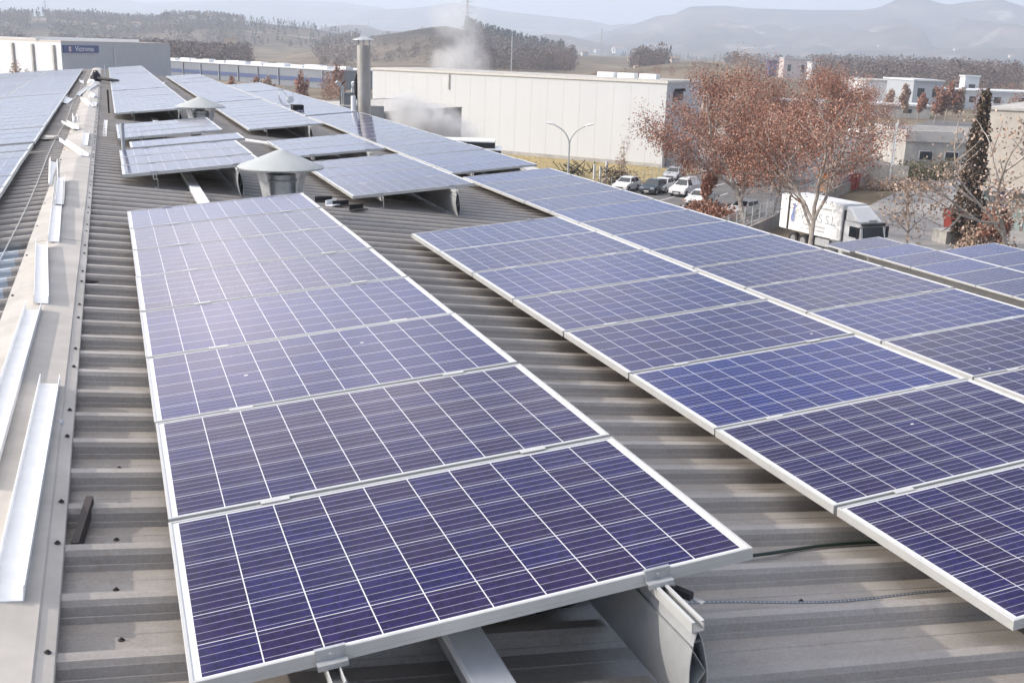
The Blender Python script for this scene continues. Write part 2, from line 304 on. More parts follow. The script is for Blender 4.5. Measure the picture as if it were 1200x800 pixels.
def terrain():
    bm = bmesh.new(); rs = [0, 30, 60, 100, 160, 230, 300]; r = 330
    while r < 14000: rs.append(r); r *= 1.028 if r > 900 else 1.045
    azs = [R(a) for a in range(-180, -40, 10)] + [R(-40 + .8 * i) for i in range(40)] + [R(-8 + .2 * i) for i in range(280)] + [R(48 + .8 * i) for i in range(58)] + [R(a) for a in range(95, 180, 10)]
    grid = []
    for r in rs:
        row = []
        for a in azs:
            x, y = CP.x + r * math.sin(a), CP.y + r * math.cos(a)
            row.append(bm.verts.new((x, y, ZG + (height(a, r, x, y) if r > 299 else 0))))
        grid.append(row)
    n = len(azs)
    for A, B in zip(grid, grid[1:]):
        for i in range(n):
            j = (i + 1) % n
            try: bm.faces.new((A[i], B[i], B[j], A[j]) if A is not grid[0] else (A[i], B[i], B[j]))
            except ValueError: pass
    bmesh.ops.remove_doubles(bm, verts=bm.verts, dist=.001)
    me = D.meshes.new('ground'); bm.to_mesh(me); bm.free()
    me.polygons.foreach_set('use_smooth', [True] * len(me.polygons))
    o = D.objects.new('ground', me); COL.objects.link(o); o['kind'] = 'structure'
    m = D.materials.new('fields_and_scrub'); m.use_nodes = True; n = m.node_tree; L = n.links.new; b = n.nodes['Principled BSDF']; b.inputs['Roughness'].default_value = .95; b.inputs['Specular IOR Level'].default_value = .1
    tc = n.nodes.new('ShaderNodeTexCoord')
    def nz(sc, det=6, st=None):
        a = n.nodes.new('ShaderNodeTexNoise'); a.inputs['Scale'].default_value = sc; a.inputs['Detail'].default_value = det; a.inputs['Roughness'].default_value = .62
        mp = n.nodes.new('ShaderNodeMapping'); L(tc.outputs['Object'], mp.inputs[0])
        if st: mp.inputs['Scale'].default_value = st
        L(mp.outputs[0], a.inputs[0]); return a.outputs[0]
    def ramp(s, st):
        r = n.nodes.new('ShaderNodeValToRGB'); L(s, r.inputs[0])
        while len(r.color_ramp.elements) < len(st): r.color_ramp.elements.new(.5)
        for e, (p, c) in zip(r.color_ramp.elements, st): e.position = p; e.color = (*c, 1)
        return r.outputs[0]
    def mix(f, a, c):
        x = n.nodes.new('ShaderNodeMix'); x.data_type = 'RGBA'; L(f, x.inputs[0]); L(a, x.inputs[6]); L(c, x.inputs[7]); return x.outputs[2]
    near = ramp(nz(.03, 8), [(.35, (.10, .085, .06)), (.5, (.17, .135, .095)), (.62, (.24, .20, .15))])
    wood = ramp(nz(.006, 9), [(.34, (.034, .034, .029)), (.47, (.075, .060, .050)), (.60, (.15, .115, .09)), (.72, (.30, .24, .19))])
    scar = ramp(nz(.0040, 8, (1, 1, 3)), [(.60, (0, 0, 0)), (.68, (1, 1, 1))])
    rock = ramp(nz(.02, 6), [(.4, (.28, .24, .20)), (.6, (.46, .42, .37))])
    sx = n.nodes.new('ShaderNodeSeparateXYZ'); L(tc.outputs['Object'], sx.inputs[0])
    mr = n.nodes.new('ShaderNodeMapRange'); L(sx.outputs[2], mr.inputs[0]); mr.inputs[1].default_value = -12; mr.inputs[2].default_value = 14
    L(mix(mr.outputs[0], near, mix(scar, wood, rock)), b.inputs['Base Color'])
    me.materials.append(m); return o
terrain()

M_ASPH = mat('worn_asphalt', (.13, .125, .125), .9, 0, .25, .5)
M_YARD = mat('pale_yard_concrete', (.27, .26, .255), .9, 0, .2, .25, stretch=(1, 1, 1))
M_PARK = mat('dusty_parking', (.33, .29, .26), .95, 0, .2, .3)
M_GRASS = mat('dry_winter_lawn', (.36, .27, .13), .95, 0, .3, .35, col2=(.25, .21, .095))
M_PAINT = mat('white_road_paint', (.72, .72, .70), .7)
def sheet(name, pts, m, z, kind='structure'):
    b = MB(); b.face([(x, y, ZG + z) for x, y in pts]); return b.build(name, m, kind=kind)
E1 = unit(.64, -.77); E2 = unit(.77, .64)
def tw(o, a, b): return (o[0] + E1.x * a + E2.x * b, o[1] + E1.y * a + E2.y * b)     # town grid
WC = (66.4, 120.2)                                               # near right corner of the white factory
sheet('parking_ground', [tw(WC, -140, -70), tw(WC, 8, -70), tw(WC, 8, 90), tw(WC, -140, 90)], M_PARK, .02)
sheet('road', [tw(WC, 6.1, -80), tw(WC, 24, -80), tw(WC, 24, 260), tw(WC, 6.1, 260)], M_ASPH, .04)
sheet('yard', [tw(WC, 30, -75), tw(WC, 130, -75), tw(WC, 130, 26), tw(WC, 30, 26)], M_YARD, .03)
LAWN = [tw(WC, -75, -42), tw(WC, 5.6, -42), tw(WC, 5.6, -.25), tw(WC, -75, -.25)]
sheet('lawn', LAWN, M_GRASS, .06)
kb = MB()
def strip(a, b, w, h, mb, z=0):
    a, b = Vector((*a, 0)), Vector((*b, 0)); d = (b - a); l = d.length; d.normalize(); q = Matrix.Translation((a + b) / 2 + Vector((0, 0, ZG + z + h / 2))) @ Matrix(((d.x, -d.y, 0), (d.y, d.x, 0), (0, 0, 1))).to_4x4()
    mb.box((0, 0, 0), (l, w, h), q)
strip(tw(WC, -75, -42.2), tw(WC, 5.6, -42.2), .35, .14, kb)
strip(tw(WC, 24.2, -80), tw(WC, 24.2, 140), .35, .14, kb); strip(tw(WC, 5.85, -70), tw(WC, 5.85, 140), .3, .14, kb)
kb.build('kerb', M_CONC, kind='structure')
lm = MB()
for k in range(36): strip(tw(WC, 15.5, -70 + k * 6), tw(WC, 15.5, -67.4 + k * 6), .14, .004, lm, .045)
strip(tw(WC, 12.2, -60), tw(WC, 12.2, 120), .12, .004, lm, .045)
lm.build('road_markings', M_PAINT, kind='structure')
gt = MB()
for i in range(9000):
    a, b_ = random.uniform(-62, 5.3), random.uniform(-41.5, -.4); p = Vector((*tw(WC, a, b_), ZG + .06)); t = random.uniform(0, 6.28); w = .14; h = random.uniform(.02, .07)
    dx = Vector((math.cos(t), math.sin(t), 0)) * w
    gt.face([p - dx, p + dx, p + Vector((random.uniform(-.1, .1), random.uniform(-.1, .1), h))])
o = gt.build('grass', M_GRASS, kind='stuff'); o['label'] = 'dry yellow winter grass in front of the white factory'

# ------------------------------------------------------------------ haze
hz = MB(); hz.box((2000, 4000, 330), (26000, 26000, 690)); ho = hz.build('haze', D.materials.new('pale_haze'), kind='stuff')
hm = ho.data.materials[0]; hm.use_nodes = True; n = hm.node_tree; n.nodes.remove(n.nodes['Principled BSDF'])
pv = n.nodes.new('ShaderNodeVolumePrincipled'); pv.inputs['Color'].default_value = (.78, .87, 1.0, 1); pv.inputs['Density'].default_value = .00029; pv.inputs['Anisotropy'].default_value = .2
n.links.new(pv.outputs[0], n.nodes['Material Output'].inputs['Volume'])
ho['label'] = 'pale blue winter haze over the valley'

# ------------------------------------------------------------------ the building we stand on
FB = thing('factory_building', 'factory under the viewer with a ribbed grey metal roof and long beige ridge cap', 'factory')
def ribbed(name, P, L0, L1, y0, y1, m, parent):
    mb = MB(); prof_ = []
    n_ = int((y1 - y0) / PIT) + 1; k0 = math.ceil((y0 - .37) / PIT)
    for k in range(k0, k0 + n_):
        y = .37 + PIT * k
        prof_ += [(y - .058, -RIBH), (y - .049, -.046), (y - .0465, -.0445), (y - .036, -.0165), (y - .034, -.0145), (y - .023, 0), (y + .023, 0), (y + .034, -.0145), (y + .036, -.0165), (y + .0465, -.0445), (y + .049, -.046), (y + .058, -RIBH),
                  (y + .110, -RIBH), (y + .114, -RIBH + .003), (y + .124, -RIBH + .003), (y + .128, -RIBH), (y + .212, -RIBH), (y + .216, -RIBH + .003), (y + .226, -RIBH + .003), (y + .230, -RIBH)]
    cuts = [L0, L1]
    rr = [[mb.bm.verts.new(P(c, y, h)) for y, h in prof_] for c in cuts]
    for A, B in zip(rr, rr[1:]):
        for i in range(len(prof_) - 1): mb.bm.faces.new((A[i], A[i + 1], B[i + 1], B[i]))
    return mb.build(name, m, parent)
ribbed('roof_slope', roof, XA + .02, EAVE, Y0, Y1, M_ROOF, FB)
M_SKYL = mat('bluish_translucent_sheet', (.36, .40, .45), .4, 0, .12, 2)
ribbed('roof_slope', lroof, .02, 8.0, 6.97, Y1, M_ROOF, FB)
ribbed('skylight_sheet', lroof, .30, 8.0, 3.1, 6.95, M_SKYL, FB)
ribbed('roof_slope', lroof, .02, .30, 3.1, 6.95, M_ROOF, FB)
ribbed('roof_slope', lroof, .02, 8.0, Y0, 3.08, M_ROOF, FB)
wb = MB()                                                         # walls below the eaves and gables
ze = roof(EAVE, 0).z - .12; zl = lroof(8, 0).z - .12; xe = roof(EAVE, 0).x - .25; xl = lroof(8, 0).x + .25
sec = [(xl, ZG), (xe, ZG), (xe, ze), (XA, ZA - .16), (xl, zl)]
wb.loft([[(x, Y0 + .1, z) for x, z in sec], [(x, Y1 - .15, z) for x, z in sec]])
wb.build('wall', M_WHITE, FB)
fb = MB(); fb.loft([[roof(8.72, y, .004), roof(8.72, y, .012), roof(EAVE + .06, y, .012), roof(EAVE + .06, y, .004)] for y in (Y0, Y1)]); fb.build('eave_flashing', mat('pale_eave_sheet', (.55, .54, .52), .6, 0, .1, 1.5), FB)
eb = MB(); eb.tube([roof(EAVE + .02, Y0, -.10), roof(EAVE + .02, Y1, -.10)], .06, 8); eb.build('eave_gutter', M_GALV, FB)
# ridge cap in lapped lengths
ys = [Y0, -5.2, .85, 6.9, 12.95, 19.0, 25.05, 31.1, 37.15, 43.2, 49.25, 55.3, Y1]
for i, (a, b_) in enumerate(zip(ys, ys[1:])):
    mb = MB(); lift = .0025 if i % 2 else 0; b2 = b_ + (.10 if i % 2 else 0)
    a2 = a - (.10 if i % 2 else 0)
    def sect(y):
        return [roof(-.318, y, .001 + lift), roof(-.322, y, .010 + lift), roof(-.366, y, .020 + lift), roof(-.374, y, .028 + lift), roof(-.46, y, .031 + lift), roof(XA + .012, y, .036 + lift), lroof(.012, y, .036 + lift), lroof(.12, y, .031 + lift), lroof(.185, y, .025 + lift), lroof(.19, y, .017 + lift), lroof(.235, y, .010 + lift), lroof(.238, y, .001 + lift)]
    nseg = max(1, int((b2 - a2) / .4)); rings = []
    for k in range(nseg + 1):
        y = a2 + (b2 - a2) * k / nseg; r_ = sect(y)
        q = noise.noise(Vector((0, y * 1.7, 3))) * .003
        rings.append([p + Vector((q if j in (0, 1, 2, 3) else 0, 0, q * .6)) for j, p in enumerate(r_)])
    mb.loft(rings, cap=False, closed=False)
    o = mb.build('ridge_cap', M_CAP, FB); sm = o.modifiers.new('thickness', 'SOLIDIFY'); sm.thickness = .0012; sm.offset = -1
# screws: the nearest ones are parts, the rest one part
def screw_mesh():
    mb = MB(); mb.lathe([(.0105, 0), (.0105, .002), (.0075, .0035), (.0052, .004), (.0052, .008), (.003, .009)], n=10); 
    me = D.meshes.new('roof_screw'); mb.bm.to_mesh(me); mb.bm.free(); me.materials.append(M_RUB); return me
SM = screw_mesh(); spots = []
for k in range(-2, 165):
    y = .37 + PIT * k
    if k % 3 != 1: spots.append((roof(-.342, y, .017), SL, y))
    spots.append((roof(-.145 + .012 * math.sin(k * 5), y + .155 if k % 2 else y + .185, -RIBH), SL, y))
    if k % 2 == 0: spots.append((roof(2.30, y + .17, -RIBH), SL, y))
    if k % 4 == 1: spots.append((lroof(.21, y, .015), -SL, y))
spots.sort(key=lambda s: abs(s[2] + 1))
rest = MB()
for i, (p, rt, y) in enumerate(spots):
    if i < 95:
        o = D.objects.new('roof_screw', SM); COL.objects.link(o); o.parent = FB; o.location = p; o.rotation_euler = (0, rt, 0)
    else:
        q = Matrix.Translation(p) @ Matrix.Rotation(rt, 4, 'Y'); rest.lathe([(.0125, 0), (.0125, .004), (.006, .005), (.006, .011)], n=6); rest.bm.verts.ensure_lookup_table()
        for v in rest.bm.verts[-24:]: v.co = q @ v.co
rest.build('roof_screws', M_RUB, FB, kind='stuff')

# ------------------------------------------------------------------ solar panels
PW, PH, PP = 1.65, .99, 1.01
def panel_frame_mesh():
    mb = MB(); pr = [(.028, -.040), (0, -.040), (0, -.0275), (.0009, -.027), (0, -.0265), (0, -.0015), (.0015, 0), (.0105, 0), (.0105, -.0045)]
    rings = []
    for (sx, sy) in ((0, 0), (1, 0), (1, 1), (0, 1), (0, 0)):
        rings.append([(d if not sx else PW - d, d if not sy else PH - d, z) for d, z in pr])
    mb.loft(rings, cap=False, closed=False)
    bmesh.ops.remove_doubles(mb.bm, verts=mb.bm.verts, dist=1e-5); bmesh.ops.recalc_face_normals(mb.bm, faces=mb.bm.faces)
    me = D.meshes.new('frame'); mb.bm.to_mesh(me); mb.bm.free(); me.materials.append(M_FRAME); return me
def panel_glass_mesh():
    mb = MB(); e = .0105; z0, z1 = -.003, -.0085
    t = mb.face([(e, e, z0), (PW - e, e, z0), (PW - e, PH - e, z0), (e, PH - e, z0)]); mb.mi = 1
    mb.face([(e, e, z1), (e, PH - e, z1), (PW - e, PH - e, z1), (PW - e, e, z1)])
    uvl = mb.bm.loops.layers.uv.new('UVMap')
    for f in mb.bm.faces:
        for l in f.loops: l[uvl].uv = (l.vert.co.x, l.vert.co.y)
    me = D.meshes.new('cell_sheet'); mb.bm.to_mesh(me); mb.bm.free(); me.materials.append(M_CELL); me.materials.append(M_BACK); return me
PFM, PGM = panel_frame_mesh(), panel_glass_mesh()
def jbox_mesh():
    mb = MB(); mb.box((.82, .12, -.021), (.11, .10, .024)); me = D.meshes.new('junction_box'); mb.bm.to_mesh(me); mb.bm.free(); me.materials.append(M_DARK); return me
PJM = jbox_mesh()
ORD = 'first second third fourth fifth sixth seventh eighth ninth tenth eleventh twelfth thirteenth fourteenth fifteenth sixteenth seventeenth eighteenth'.split()
def make_panel():
    p = thing('solar_panel', 'solar panel', 'solar panel')
    for nm, me in (('frame', PFM), ('cell_sheet', PGM), ('junction_box', PJM)):
        o = D.objects.new(nm, me); COL.objects.link(o); o.parent = p
    return p
P0 = make_panel(); used = [False]
def panel(o, tilt, label, group, jit=True):
    p = P0 if not used[0] else copy_tree(P0); used[0] = True
    p.location = o + (Vector((random.uniform(-.003, .003), 0, random.uniform(-.0015, .0015))) if jit else Vector())
    p.rotation_euler = (random.uniform(-.0022, .0022) if jit else 0, -tilt + (random.uniform(-.0022, .0022) if jit else 0), 0)
    tag(p, label, 'solar panel', group); return p

# hardware under a row: a tall hollow fin under the outer side, a low rail under the inner side, clamps
def fin_sections(hgt):
    N = 10; out = []
    for i in range(N + 1):
        z = -hgt + hgt * i / N; t = .004 + .026 * math.sin(math.pi * min(1, max(0, i / N))) ** .8; out.append((t, z))
    return out
def row_hardware(org, v0, v1, tag_txt, group, hgt_out, hgt_in, uo=1.325, ui=.36, ext=.24):
    # org: world point of row corner u=0,v=0,w=0 ; axes UX VY WN
    def fr(u, v, w): return org + UX * u + VY * v + WN * w
    root = thing('fin_beam', 'tall hollow aluminium fin beam under ' + tag_txt, 'support beam', fr(uo, v0 - ext, -.04 - hgt_out), 0, group + ' fins')
    base = Vector(root.location)
    H = hgt_out - .03; sec = fin_sections(H); a, b_ = v0 - ext, v1 + .12
    def P(u, v, w): return fr(uo + u, v, -.07 + w) - base
    mb = MB(); th = .0025
    outer = [(-t, z) for t, z in sec] + [(t, z) for t, z in reversed(sec)]; inner = [(-(max(t - th, .001)), z) for t, z in sec[1:-1]] + [(max(t - th, .001), z) for t, z in reversed(sec[1:-1])]
    mb.loft([[P(u, v, z) for u, z in outer] for v in (a, b_)], cap=False)
    mb.loft([[P(u, v, z) for u, z in inner] for v in (a, b_)], cap=False)
    # end rims
    for i in range(len(sec) - 1):
        for s in (-1, 1):
            (t0, z0), (t1, z1) = sec[i], sec[i + 1]
            mb.face([P(s * t0, a, z0), P(s * t1, a, z1), P(s * max(t1 - th, 0), a, z1), P(s * max(t0 - th, 0), a, z0)])
    mb.build('fin', M_ALU, root, smooth=True)
    for k, (z0, z1) in enumerate(((-H * .12, -H * .42), (-H * .42, -H * .62), (-H * .62, -H * .88))):
        w = MB(); s = 1 if k % 2 else -1; t = .024
        w.loft([[P(s * t, v, z0), P(s * t, v, z0 - .003), P(-s * t, v, z1 - .003), P(-s * t, v, z1)] for v in (a + .001, b_ - .001)]); w.build('web', M_ALU, root)
    c = MB()                                                     # slotted head rail
    for s in (-1, 1):
        c.box((0, 0, 0), (.0035, b_ - a, .030), Matrix.Translation(P(s * .018, (a + b_) / 2, .015)) @ Matrix.Rotation(-TA, 4, 'Y'))
        c.box((0, 0, 0), (.011, b_ - a, .0035), Matrix.Translation(P(s * .0140, (a + b_) / 2, .0318)) @ Matrix.Rotation(-TA, 4, 'Y'))
    c.box((0, 0, 0), (.032, b_ - a, .0035), Matrix.Translation(P(0, (a + b_) / 2, .0025)) @ Matrix.Rotation(-TA, 4, 'Y'))
    c.build('slotted_rail', M_FRAME, root)
    r2 = thing('low_rail', 'low aluminium rail on feet under ' + tag_txt, 'support rail', fr(ui, v0 - .10, -.04 - hgt_in), 0, group + ' rails')
    b2 = Vector(r2.location); mb = MB(); a2 = v0 - .10
    for s in (-1, 1): mb.box((0, 0, 0), (.004, b_ - a2, .045), Matrix.Translation(fr(ui + s * .017, (a2 + b_) / 2, -.0625) - b2) @ Matrix.Rotation(-TA, 4, 'Y'))
    mb.box((0, 0, 0), (.0295, b_ - a2, .004), Matrix.Translation(fr(ui, (a2 + b_) / 2, -.083) - b2) @ Matrix.Rotation(-TA, 4, 'Y'))
    mb.build('slotted_rail', M_FRAME, r2)
    y = a2 + .06
    while y < b_:
        f = MB(); hh = hgt_in - .045
        f.box((0, 0, 0), (.05, .05, .004), Matrix.Translation(fr(ui, y, -.04 - hgt_in + .002) - b2)); f.box((0, 0, 0), (.005, .045, hh), Matrix.Translation(fr(ui + .024, y, -.04 - hgt_in + hh / 2 + .004) - b2))
        f.build('foot', M_ALU, r2); y += 2.1
    # clamps
    for rt, u, bs in ((root, uo, base), (r2, ui, b2)):
        for v, sg in ((v0, -1), (v1, 1)):
            k = MB(); q = Matrix.Rotation(-TA, 4, 'Y')
            def bx(du, dv, dw, su, sv, sw): k.box((0, 0, 0), (su, sv, sw), Matrix.Translation(fr(u + du, v + sg * dv, dw) - bs) @ q)
            bx(0, .0035, -.012, .082, .004, .030); bx(0, -.002, .0042, .082, .012, .0034); bx(0, .017, -.0275, .082, .026, .0034); bx(0, .029, -.034, .082, .0034, .014)
            ck = k.build('end_clamp', M_GALV, rt)
            bt = MB(); bt.tube([fr(u, v + sg * .004, -.010) - bs, fr(u, v + sg * .011, -.010) - bs], .0065, 6); bt.build('bolt', M_GALV, ck)
    nmid = int(round((v1 - v0) / PP))
    if nmid > 1 and v0 < 14:
        for i in range(1, nmid):
            for rt, u, bs in ((root, uo, base), (r2, ui, b2)):
                k = MB(); k.box((0, 0, 0), (.10, .034, .0022), Matrix.Translation(fr(u, v0 + i * PP - .01, .0014) - bs) @ Matrix.Rotation(-TA, 4, 'Y'))
                k.build('mid_clamp', M_FRAME, rt)

ROWS = []
def row(org, v0, n, desc, group, ho=.335, hi=.147, hw=True):
    for i in range(n):
        panel(org + VY * (v0 + i * PP) , TA, ORD[i] + ' panel from near end of ' + desc if n > 1 else desc, group)
    if hw: row_hardware(org, v0, v0 + n * PP - .02, desc, group, ho, hi)
OA = Vector((0, 0, 0)); OB = RD * 2.765; OC = RD * 5.67
G = 'solar panels of the column beside the ridge'
row(OA, 0, 8, 'the front row right beside the ridge', G)
row(OA, 10.98, 3, 'the three-panel row left of the large cowl', G)
row(OA + UX * .16, 14.2, 1, 'lone solar panel shifted right behind the row left of the large cowl', G, hw=False)
row(OA, 15.95, 3, 'the three-panel row just before the small cowl', G)
row(OA, 22.2, 10, 'the row behind the small cowl beside the ridge', G)
row(OA, 32.6, 15, 'the long far row beside the ridge', G)
row(OA, 48.1, 11, 'the farthest row beside the ridge', G)
G = 'solar panels of the middle column'
row(OB, 0, 8, 'the front row of the middle column', G)
row(OB, 10.93, 4, 'the four-panel row right of the large cowl', G)
row(OB, 15.9, 3, 'the three-panel row behind and right of the large cowl', G)
row(OB, 21.8, 10, 'the middle column row behind the small cowl', G)
row(OB, 32.15, 15, 'the long far row of the middle column', G)
row(OB, 47.6, 9, 'the farthest row of the middle column', G)
G = 'solar panels of the outer column by the eave'
row(OC, .19, 15, 'the near row along the right eave', G)
row(OC, 15.95, 15, 'the row along the right eave reflecting the chimney', G)
row(OC, 31.5, 15, 'the row along the right eave behind the chimney', G)
row(OC, 46.9, 8, 'the farthest row along the right eave', G)
# left slope
DL = Vector((-1.19, 0, 0.0)); G = 'solar panels on the slope left of the ridge'
for c, rows in ((0, ((4.95, 10, 'nearest row left of the ridge'), (15.35, 15, 'second row left of the ridge'), (30.75, 18, 'long far row left of the ridge'), (49.2, 7, 'farthest row left of the ridge'))),
                (1, ((15.35, 15, 'second row in the next column left'), (30.75, 18, 'long far row in the next column left'), (49.2, 7, 'farthest row in the next column left'))),
                (2, ((39.84, 9, 'far row in the leftmost column'), (49.2, 7, 'farthest row in the leftmost column')))):
    for v0, n_, ds in rows:
        org = DL - UX * (1.65 + c * 1.672)
        for i in range(n_): panel(org + VY * (v0 + i * PP), TA, ORD[i] + ' panel from near end of the ' + ds, G)
        rl = thing('mounting_rail', 'low aluminium rails under the ' + ds, 'mounting rail', lroof(.7 + 1.67 * c, v0 - .08, 0), 0, 'rails on the slope left of the ridge')
        for u in (.36, 1.3):
            mb = MB(); L_ = n_ * PP + .1; mb.box((0, 0, 0), (.04, L_, .06), Matrix.Translation(org + UX * u + VY * (v0 - .06 + L_ / 2) - WN * .072 - rl.location) @ Matrix.Rotation(-TA, 4, 'Y')); mb.build('rail', M_FRAME, rl)

# lower roof beyond the eave, with its own panels
LB = thing('lower_factory_hall', 'lower hall beyond the eave with a grey roof and solar panels', 'factory')
mb = MB(); zc = -3.36
mb.loft([[(11, y, ZG), (24.6, y, ZG), (24.6, y, zc - .72 ), (11, y, zc + .70 )] for y in (-6, 19.6)]); mb.build('wall', M_CONC, LB)
def lowroof(s, y, h): return Vector((10.9, 0, zc + .86)) + RD * s + VY * y + RN * h
ribbed('roof_slope', lowroof, 0, 13.9, -6.1, 19.7, M_ROOF, LB)
G = 'solar panels on the lower roof'
def below(p): return p
C1 = Vector((16.97, 0, -2.92))
for i in range(6): panel(C1 + VY * (18.81 - (i + 1) * PP), TA, ORD[i] + ' panel from far end of the lower roof near row', G)
panel(C1 + VY * 18.84 + UX * -.12, TA, 'single solar panel standing off the far end of the lower roof near row', G)
C2 = C1 + UX * 1.672
for i in range(6): panel(C2 + VY * (17.75 - (i + 1) * PP), TA, ORD[i] + ' panel from far end of the lower roof outer row', G)
for k, (u, y0, y1) in enumerate(((.4, 12.6, 19.9), (1.35, 12.6, 19.9), (2.1, 11.6, 17.9), (3.0, 11.6, 17.9))):
    ps = C1 + UX * u; mb = MB(); s0 = (ps.x - 10.9) / math.cos(SL); zr = lowroof(s0, 0, 0).z
    mb.box((0, 0, 0), (.05, y1 - y0, max(.05, ps.z - .04 - zr)), Matrix.Translation((ps.x, (y0 + y1) / 2, (ps.z - .042 + zr) / 2)))
    tag(mb.build('mounting_rail', M_FRAME), ['inner', 'second', 'third', 'outermost'][k] + ' aluminium rail under the lower roof panels', 'mounting rail', 'rails on the lower roof')

# ------------------------------------------------------------------ things on the roof
def cowl(rd, y, s, label):
    c = thing('roof_ventilator', label, 'ventilator', roof(rd, y, -RIBH + .075), 0, 'conical ventilator cowls on the roof')
    mb = MB(); mb.lathe([(.17, -.16), (.17, .37), (.182, .375), (.187, .385), (.182, .395), (.172, .40), (.172, .45), (.162, .45), (.162, .0)], n=40, cap=False); mb.build('pipe', M_GALV, c, smooth=True)
    mb = MB(); mb.lathe([(.004, .735), (.06, .72), (.20, .66), (.36, .595), (.485, .548), (.500, .535), (.495, .522), (.47, .530), (.20, .62), (.004, .66)], n=56); mb.build('cone_cap', mat('pale_grey_sheet', (.40, .415, .41), .6, .1, .06, 5), c, smooth=True)
    for k in range(3):
        a = R(200 + 120 * k) + .15; q = Matrix.Rotation(a, 4, 'Z'); mb = MB(); rings = []
        for t in range(9):
            f = t / 8; r_ = .176 + .12 * f ** 1.7; z = -.06 + .63 * f; w = .055 + .05 * f
            rings.append([q @ Vector((r_, -w, z)), q @ Vector((r_ + .012, -w, z)), q @ Vector((r_ + .018, 0, z)), q @ Vector((r_ + .012, w, z)), q @ Vector((r_, w, z)), q @ Vector((r_ + .008, 0, z))])
        mb.loft(rings); mb.build('strap_leg', M_GALV, c, smooth=True)
    mb = MB(); mb.loft([[(-.42, -.40, .044 - .02), (.42, -.40, -.044 - .02), (.42, .40, -.044 - .02), (-.42, .40, .044 - .02)], [(-.20, -.2, .11), (.20, -.2, .085), (.20, .2, .085), (-.20, .2, .11)]]); mb.build('flashing', M_CAP, c)
    c.scale = (s, s, s); return c
cowl(1.69, 9.66, .96, 'large grey conical ventilator cowl behind the front row beside the ridge')
cowl(1.68, 20.6, 1.0, 'smaller looking conical ventilator cowl farther up the roof')
def stub(p, h, r, label, m):
    mb = MB(); mb.lathe([(r, -.05), (r, h), (r * .8, h), (r * .8, h - .1)], n=16, cap=False); o = mb.build('vent_pipe', m, loc=p, smooth=True); return tag(o, label, 'pipe')
stub(roof(.08, 14.12, -.05), .55, .028, 'thin grey vent pipe behind the three-panel row left of the large cowl', M_GALV)
stub(roof(-.09, 24, -.05), .56, .02, 'dark thin post beside the row behind the small cowl', M_RUB)
stub(roof(-.13, 45, -.05), .62, .02, 'faint grey post at far end of the ridge column', M_GALV)
# white steel channels lying on the ridge cap
def channel(a, b_, w, h, label, roll=0, m=None, name='steel_channel'):
    a, b_ = Vector(a), Vector(b_); L_ = (b_ - a).length; y = (b_ - a).normalized(); z = RN if True else None; x = y.cross(RN).normalized(); z = x.cross(y)
    q = Matrix((x, y, z)).transposed().to_4x4(); q = Matrix.Translation((a + b_) / 2) @ q @ Matrix.Rotation(roll, 4, 'Y')
    t = .0035; pr = [(-w / 2, h), (-w / 2 - .008, h), (-w / 2 - .008, h - .003), (-w / 2 - t, h - .003), (-w / 2 - t, -t), (w / 2 + t, -t), (w / 2 + t, h), (w / 2, h), (w / 2, 0), (-w / 2, 0)]
    pr = [(-w / 2 - t, h), (-w / 2 - t, 0), (w / 2 + t, 0), (w / 2 + t, h), (w / 2, h), (w / 2, t), (-w / 2, t), (-w / 2, h)]
    mb = MB(); mb.loft([[(u, v, s) for u, s in pr] for v in (-L_ / 2, L_ / 2)]); o = mb.build(name, m or M_WSTEEL); o.matrix_world = q
    return tag(o, label, 'channel', 'white steel channels lying on the ridge')
def rc(rd, y, h=.036): return roof(rd, y, h)
channel(rc(-.462, .64, .034), rc(-.440, 2.80, .034), .082, .052, 'nearest white steel channel on the right side of the ridge cap')
channel(rc(-.62, 1.5, .030), rc(-.595, 4.30, .030), .082, .052, 'second white channel leaning out past the left picture edge')
channel(rc(-.560, 4.46, .037), rc(-.655, 6.45, .037), .078, .050, 'third white channel along the ridge cap before the double pair')
channel(rc(-.575, 6.62, .037), rc(-.672, 10.5, .037), .080, .052, 'long lower white channel of the double pair on the ridge cap')
channel(rc(-.60, 8.6, .052), rc(-.655, 10.65, .052), .072, .05, 'white channel nested in the long lower one')
channel(lroof(.20, 10.55, .012), lroof(.31, 13.2, .012), .085, .06, 'white channel tipped half off the left side of the ridge cap', .25)
channel(rc(-.45, 13.45, .036), rc(-.80, 15.5, .02), .09, .05, 'white channel lying askew across the ridge cap', .1)
channel(rc(-.475, 15.1, .034), rc(-.48, 17.35, .034), .085, .05, 'short white channel on the right side of the ridge cap')
channel(rc(-.66, 17.95, .036), rc(-.90, 19.6, .0), .09, .05, 'white channel askew at the left cap edge beyond the straight one', -.15)
channel(lroof(.18, 20.0, .012), lroof(.25, 22.2, .012), .085, .06, 'white channel resting against the left cap edge farther on', .2)
channel(rc(-.50, 24.6, .036), rc(-.72, 27.5, .036), .10, .06, 'pale channel in the heap on the ridge, nearer one', .2)
channel(rc(-.42, 25.2, .036), rc(-.40, 27.0, .036), .09, .06, 'pale channel standing on the right of the heap')
channel(rc(-.66, 33, .03), rc(-.42, 38, .036), .10, .05, 'long pale channel lying across the far ridge cap', .1)
channel(lroof(.35, 31, .02), lroof(.12, 36.5, .02), .10, .05, 'pale channel fallen beside the far left cap edge', .2)
channel(lroof(.42, 40, .02), lroof(.50, 43, .02), .12, .05, 'pale channel near the farthest panels left of the ridge', .2)
channel(lroof(.62, 27.6, .02), lroof(.52, 29.8, .02), .18, .05, 'white offcut lying against the left panels', .2)
channel(roof(-.19, 17.75, -.02), roof(-.165, 21.45, -.0), .058, .02, 'white channel lying on the roof ribs right of the cap')
